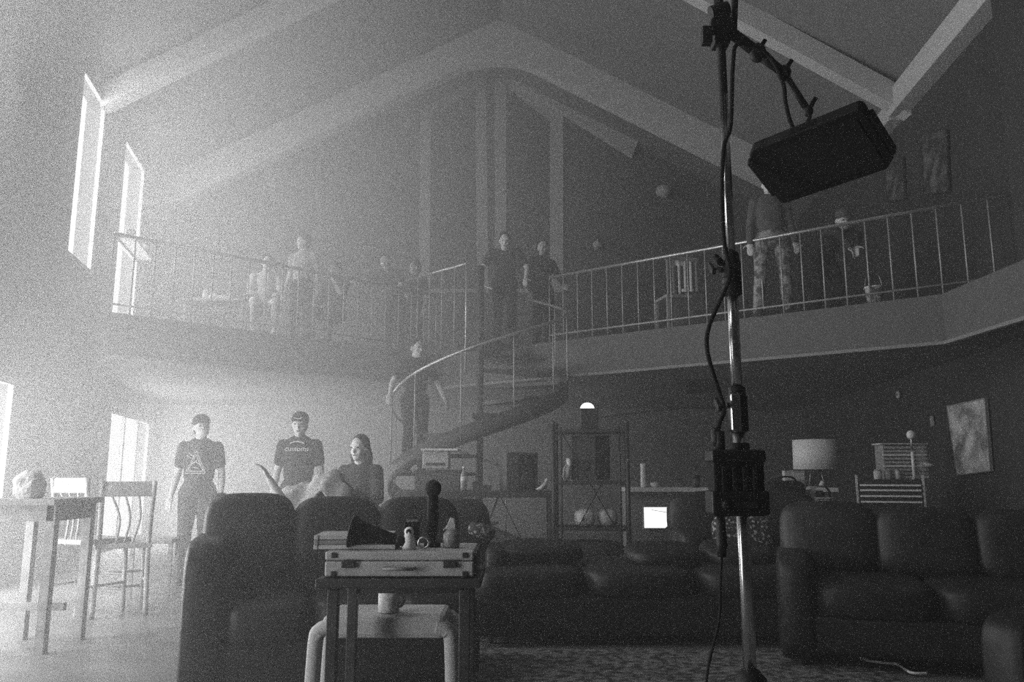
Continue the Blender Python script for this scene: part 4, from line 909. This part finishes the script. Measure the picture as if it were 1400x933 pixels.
MB().lathe([(.045, 0), (.045, .012), (.012, .02)], (0, 0, 0), 16).build('base', M_STEEL, t, True); MB().tube([V(0, 0, .01), V(0, 0, (q.z - KT) * .62)], .017, 10).build('stem', M_WHITE, t, True); MB().tube([V(0, 0, (q.z - KT) * .6), V(.0, 0, q.z - KT - .05), V(.008, 0, q.z - KT - .03)], .009, 8).build('neck', M_STEEL, t, True); MB().ell((0, 0, q.z - KT), (.046, .046, .050), None, 16, 10).build('globe', M_WHITE, t, True)
for px, r, m_, lb in ((1201, .045, M_PALE, 'short pale jar at the left end of the tool chest'), (1215, .04, M_GREY, 'short grey jar beside the slatted crate'), (1228, .03, M_PALE, 'slim pale jar in front of the slatted crate')):
    q = P(px, 645, 8.9); t = thing('jar', lb, 'jar', (q.x, 8.92, KT), 0, 'jars on the tool chest'); MB().lathe([(r * .9, 0), (r, .01), (r, .085), (r * .8, .095)], (0, 0, 0), 16).build('body', m_, t, True); MB().lathe([(r * .85, .092), (r * .85, .108)], (0, 0, 0), 16).build('lid', M_GREY, t, True)
q = P(1274, 636, 8.9); t = thing('flat_cap', 'flat pale cloth cap hanging over the end of the crate', 'cap', (q.x, 9.0, q.z)); MB().ell((0, 0, 0), (.07, .08, .03), RY_(.2)).build('crown', M_PALE, t, True); MB().ell((.03, -.06, -.01), (.05, .05, .008), RY_(.2)).build('visor', M_GREY, t, True)
# right wall: painting, switch, thermostat
def rwp(px, py, off=0.02): return Pn(px, py, V(RX(9) - off, 9, 0), V(1, -.097, 0))
def rw_panel(name, quad, th, m, parent): mm = MB(); mm.prism([q - Vector(parent.location) for q in quad], V(-th, 0, 0)); return mm.build(name, m, parent)
M_ART = pattern('abstract_art', .20, .72, 5, 'noise', .36, .66); 
Q = [rwp(1298, 556), rwp(1350, 545), rwp(1358, 644), rwp(1312, 650)]
t = thing('canvas_painting', 'mottled pale canvas painting hanging tilted on the dark wall', 'painting', (Q[0] + Q[2]) / 2)
rw_panel('canvas', Q, .03, M_ART, t)
cc = sum(Q, V(0, 0, 0)) / 4
for i in range(4): MB().beam(Q[i] - Vector(t.location) - V(.018, 0, 0), Q[(i + 1) % 4] - Vector(t.location) - V(.018, 0, 0), .012, .034, up=(1, 0, 0)).build('edge_strip', M_GREY, t)
t0 = rwp(1275, 576); t = thing('light_switch', 'small pale wall switch left of the tilted painting', 'switch', t0); MB().box((-.006, 0, 0), (.012, .08, .13)).build('plate', M_GREY, t, bevel=.003); MB().box((-.016, 0, 0), (.010, .02, .05)).build('toggle', M_PALE, t)
t0 = rwp(1229, 540); t = thing('round_detector', 'small round pale detector on the dark wall above the chest', 'detector', t0); MB().lathe([(.055, 0), (.055, .02), (.04, .03)], (0, 0, 0), 20, RY_(-PI / 2)).build('cover', M_PALE, t, True); MB().lathe([(.02, .03), (.015, .035)], (0, 0, 0), 12, RY_(-PI / 2)).build('sensor', M_GREY, t, True)
for px0, px1, y0, y1, lb in ((1262, 1296, 178, 262, 'tall faint picture on the upper dark wall beyond the railing'), (1212, 1236, 215, 272, 'small faint picture above the masked person')):
    Q = [rwp(px0, y0 + 6), rwp(px1, y0), rwp(px1 + 3, y1), rwp(px0 + 3, y1 + 4)]
    t = thing('wall_picture', lb, 'picture', (Q[0] + Q[2]) / 2); rw_panel('print', Q, .02, pattern('dim_print', .03, .14, 6, 'noise', .4, .7), t)
    for i in range(4): MB().beam(Q[i] - Vector(t.location) - V(.014, 0, 0), Q[(i + 1) % 4] - Vector(t.location) - V(.014, 0, 0), .02, .03, up=(1, 0, 0)).build('frame_bar', M_DARKWOOD, t)
# back wall: vent and swagged cable
q0, q1 = P(938, 522, 11.4), P(987, 540, 11.4); t = thing('air_vent', 'dark slatted air vent box hung under the balcony', 'vent', ((q0.x + q1.x) / 2, 11.4, 2.448 - (q0.z - q1.z) / 2))
w_, h_ = q1.x - q0.x, q0.z - q1.z; MB().box((0, 0, 0), (w_, .05, h_)).build('frame', M_BLACK, t, bevel=.004)
for k in range(4): MB().box((0, -.028, -h_ / 2 + h_ * (k + .5) / 4), (w_ - .05, .012, h_ / 7), RX_(.5)).build('slat', M_DARK, t)
cpts = spline([gp(x, y_, .03) for x, y_ in ((822, 571), (850, 567), (900, 562), (940, 558), (985, 557), (1030, 560), (1062, 566))], 5)
o = MB().tube(cpts, .014, 6).build('swagged_cable', M_BLACK, None, True); tag(o, 'thin dark cable swagged in a shallow arc on the back wall', 'cable')
q0, q1 = gp(700, 518), gp(746, 560)
# sconces on the gable wall
for px, py, lb in ((375, 250, 'pale wall sconce on the hazy gable wall left of the windows'), (905, 265, 'faint round lamp on the gable wall right of the windows'), (815, 338, 'small faint lamp low on the gable wall above the long railing')):
    q = gp(px, py, .04); t = thing('wall_sconce', lb, 'sconce', q, 0, 'lamps on the gable wall'); MB().lathe([(.05, -.28), (.15, .18), (.14, .19), (.04, -.26)] if px < 800 else ([(.02, -.14), (.14, -.08), (.16, .0), (.14, .08), (.02, .14)] if px > 900 else [(.02, -.09), (.09, -.03), (.09, .03), (.02, .09)]), (0, -.16, 0), 18).build('shade', M_PALE, t, True); MB().box((0, -.03, 0), (.1, .06, .16)).build('wall_plate', M_GREY, t, bevel=.004); MB().tube([(0, -.04, -.02), (0, -.16, -.02)], .015, 8).build('arm', M_GREY, t)
#@@BALC2
# things on the balcony
q = Pz(928, 444, BZ); t = thing('slatted_chair', 'slatted chair with a white headrest behind the long railing', 'chair', (q.x + .1, q.y + .55, BZ), PI + .2)
for i in range(6): MB().box((-.2 + .08 * i, .2, .70), (.022, .02, .46), RY_(.0)).build('back_slat', M_WHITE if 1 <= i <= 3 else M_GREY, t)
MB().box((0, .2, .94), (.46, .03, .05)).build('top_rail', M_GREY, t, bevel=.004); MB().box((.04, .175, .90), (.13, .05, .10)).build('headrest', M_WHITE, t, bevel=.01); MB().box((0, 0, .44), (.46, .44, .04)).build('seat', M_GREY, t, bevel=.005); legs4(t, .44, .42, .42, M_GREY, .018)
for k, (px, lb) in enumerate(((941, 'small white cup left of the pair behind the railing'), (949, 'small white cup right of the pair behind the railing'))):
    q = Pz(px, 440, BZ); t = thing('white_cup', lb, 'cup', (q.x + .12 + .02 * k, q.y + .7, BZ + .501), 0, 'cups on the balcony crate'); MB().lathe([(.03, 0), (.035, .07), (.03, .07), (.026, .008)], (0, 0, 0), 14).build('body', M_WHITE, t, True); MB().tube([(.03, 0, .055), (.05, 0, .045), (.045, 0, .02), (.03, 0, .015)], .005, 6).build('handle', M_WHITE, t)
q = Pz(945, 440, BZ); t = thing('storage_crate', 'dark crate carrying two white cups behind the railing', 'crate', (q.x + .13, q.y + .7, BZ)); MB().box((0, 0, .25), (.34, .3, .48)).build('body', M_CLOTH_M, t, bevel=.006); MB().box((0, 0, .49), (.36, .32, .02)).build('lid', M_DARK, t, bevel=.003)
q = Pz(1205, 412, BZ); t = thing('bucket', 'pale bucket standing at the balcony edge near the dark wall', 'bucket', (q.x + .03, q.y + .22, BZ))
MB().lathe([(.075, 0), (.095, .18), (.1, .2), (.09, .2), (.07, .01)], (0, 0, 0), 20).build('body', pattern('printed_bucket', .06, .35, 18, 'noise', .42, .52), t, True); MB().lathe([(.099, .19), (.103, .2), (.099, .21)], (0, 0, 0), 20).build('rim', M_PALE, t, True); MB().tube(spline([V(-.1, 0, .19), V(-.07, 0, .33), V(0, 0, .38), V(.07, 0, .33), V(.1, 0, .19)], 5), .004, 6).build('handle', M_STEEL, t, True)
q = Pz(1362, 392, BZ); o = MB().ell((0, 0, 0), (.20, .09, .025), RZ(-.6), 18, 8, .7).build('folded_cloth', M_CLOTH_G, None, True); o.location = (q.x, q.y + .05, BZ + .03); tag(o, 'pale folded cloth on the balcony ledge near the dark pier', 'cloth')
q = P(292, 345, 11.0); t = thing('balcony_table', 'low hazy table with white things on it on the left balcony', 'table', (q.x, 11.3, BZ)); MB().box((0, 0, .62), (.9, .4, .04)).build('tabletop', M_WOOD, t, bevel=.004); legs4(t, .86, .38, .60, M_WOOD, .02)
BT = BZ + .641
for px, w_, h_, nm, lb, ct in ((282, .05, .18, 'white_bottle', 'upright white bottle on the hazy balcony table', 'bottle'), (294, .09, .10, 'white_pot', 'round white pot on the hazy balcony table', 'pot')):
    q = P(px, 340, 11.2); t = thing(nm, lb, ct, (q.x, 11.3, BT)); MB().lathe([(w_ * .8, 0), (w_, .02), (w_, h_ * .7), (w_ * .4, h_)], (0, 0, 0), 14).build('body', M_WHITE, t, True); MB().lathe([(w_ * .42, h_ - .01), (w_ * .42, h_ + .02)], (0, 0, 0), 12).build('lid', M_PALE, t, True)
q = P(309, 340, 11.2); o = MB().cushion((0, 0, .035), (.24, .2, .07), None, .5).build('white_towel', M_CLOTH_W, None, True); o.location = (q.x, 11.3, BT); tag(o, 'flat white towel on the hazy balcony table', 'towel')
for k, (px, w2) in enumerate(((166, .10), (180, .16), (200, .13))):
    q = V(LX(11.45 + .4 * k) + .16, 11.45 + .4 * k, 4.55); o = MB().ell((0, 0, 0), (w2 / 2 + .03, w2 * .6, .08), None, 14, 8, .8); o.v = [v * (1 + .2 * noise.noise(v * 14)) for v in o.v]
    o = o.build('white_parcel', M_CLOTH_W, None, True); o.location = q + V(0, 0, .10)
    tag(o, ['small white parcel on the transom shelf nearest the balcony corner', 'large white parcel in the middle of the transom shelf', 'white parcel on the far end of the transom shelf'][k], 'parcel', 'parcels on the transom shelf')
o = MB(); a_, b_ = V(LX(11.3) + .13, 11.3, 4.56), V(LX(12.55) + .13, 12.55, 4.56); o.beam(a_, b_, .24, .03); tag(o.build('window_shelf', M_TRIM, None), 'narrow shelf across the tall bright balcony window', 'shelf')
#@@LEFT
# ================================================================ left: bar table, chairs, white bag
p = P(46, 690, 5.3); BH = P(46, 682, 5.3).z
t = thing('bar_table', 'tall hazy bar table carrying a crumpled white bag', 'table', (p.x - .02, 5.45, 0)); w_ = 100 / F_PX * 5.3
MB().box((0, 0, BH - .02), (w_, .6, .04)).build('tabletop', M_WOOD, t, bevel=.006); MB().box((0, 0, BH - .09), (w_ - .06, .5, .1)).build('apron', M_WOOD, t); legs4(t, w_ - .04, .5, BH - .04, M_WOOD, .028)
MB().box((0, 0, .25), (w_ - .08, .04, .05)).build('stretcher', M_WOOD, t)
mm = MB(); mm.ell((0, 0, 0), (.088, .08, .10), None, 28, 18, .9)
mm.v = [V(v.x * (1.15 - 2.2 * max(v.z, -.05)), v.y, v.z * 1.0) * (1 + .22 * noise.noise(v * 16) + .08 * noise.noise(v * 45)) for v in mm.v]
o = mm.build('crumpled_bag', M_CLOTH_W, None, False); o.location = (P(42, 660, 5.35).x, 5.35, BH + .085); tag(o, 'crumpled white bag standing on the hazy bar table', 'bag')
def slat_chair(label, loc, rz, seat, back, m, curved=True, group=None):
    t = thing('bar_chair', label, 'chair', loc, rz, group)
    MB().box((0, 0, seat - .02), (.42, .42, .04)).build('seat', m, t, bevel=.008)
    for sx in (-1, 1):
        MB().tube([V(sx * .19, -.19, 0), V(sx * .18, -.18, seat - .03)], .018, 8).build('front_leg', m, t, True)
        MB().tube(spline([V(sx * .19, .24, 0), V(sx * .18, .19, seat), V(sx * .19, .25, back)], 5), .020, 8).build('rear_post', m, t, True)
    MB().beam((-.2, .235, back - .06), (.2, .235, back - .06), .03, .12).build('crest_rail', m, t, bevel=.006)
    for k in (-1, 0, 1):
        b_ = .05 * k if curved else 0
        MB().tube(spline([V(.06 * k, .19, seat), V(.06 * k - .03 + b_ * .3, .205, seat + (back - seat) * .4), V(.10 * k + .02, .23, back - .1)], 5), .010, 6).build('spindle', m, t, True)
    for z in (.18, .30): MB().tube([V(-.19, -.19, z), V(.19, -.19, z)], .011, 6).build('stretcher', m, t, True)
    for sx in (-1, 1): MB().tube([V(sx * .19, -.19, .24), V(sx * .19, .22, .24)], .011, 6).build('stretcher', m, t, True)
    return t
p = Pz(160, 838, 0); slat_chair('tall hazy bar chair with curved spindles before the glazed door', (p.x, p.y, 0), PI + .5, .56, 1.05, M_WOOD)
p = Pz(88, 850, 0); slat_chair('hazy bar chair pushed up behind the bar table', (p.x, p.y + .3, 0), PI - .4, .60, 1.08, M_WOOD, False)
p = Pz(208, 815, 0); t = thing('bar_stool', 'backless hazy bar stool beside the curved spindle chair', 'stool', (p.x, p.y, 0), .2)
MB().box((0, 0, .50), (.36, .34, .04)).build('seat', M_WOOD, t, bevel=.008); legs4(t, .36, .34, .48, M_WOOD, .017)
for z, y_ in ((.16, -.15), (.16, .15)): MB().box((0, y_, z), (.32, .022, .03)).build('stretcher', M_WOOD, t)
# white cloth clipped high beside the near window
q0, q1 = lw(6.95, 3.2, -.12), lw(5.9, 3.2, -.12)
t = thing('hanging_diffusion', 'bright white cloth clipped up at the edge of the photo', 'cloth', (q0.x, q0.y, 3.3))
mm = MB(); n_ = 12; vs = []; fs = []
for i in range(n_ + 1):
    pt = lerp(q0, q1, i / n_); o_ = LNRM * (.02 * math.sin(i * 1.3))
    vs += [pt + o_ - Vector(t.location) + V(0, 0, 0), pt + o_ - Vector(t.location) + V(0, 0, 2.02 - .0 * i)]
for i in range(n_): fs.append((2 * i, 2 * i + 2, 2 * i + 3, 2 * i + 1))
mm.add(vs, fs); dc = mm.build('sheet', blind_mat('diffusion_cloth', .9), t, True); so = dc.modifiers.new('thick', 'SOLIDIFY'); so.thickness = .004
q = P(18, 42, 6.9) - Vector(t.location); MB().box(q, (.06, .05, .07)).build('clip', M_DARK, t, bevel=.01)
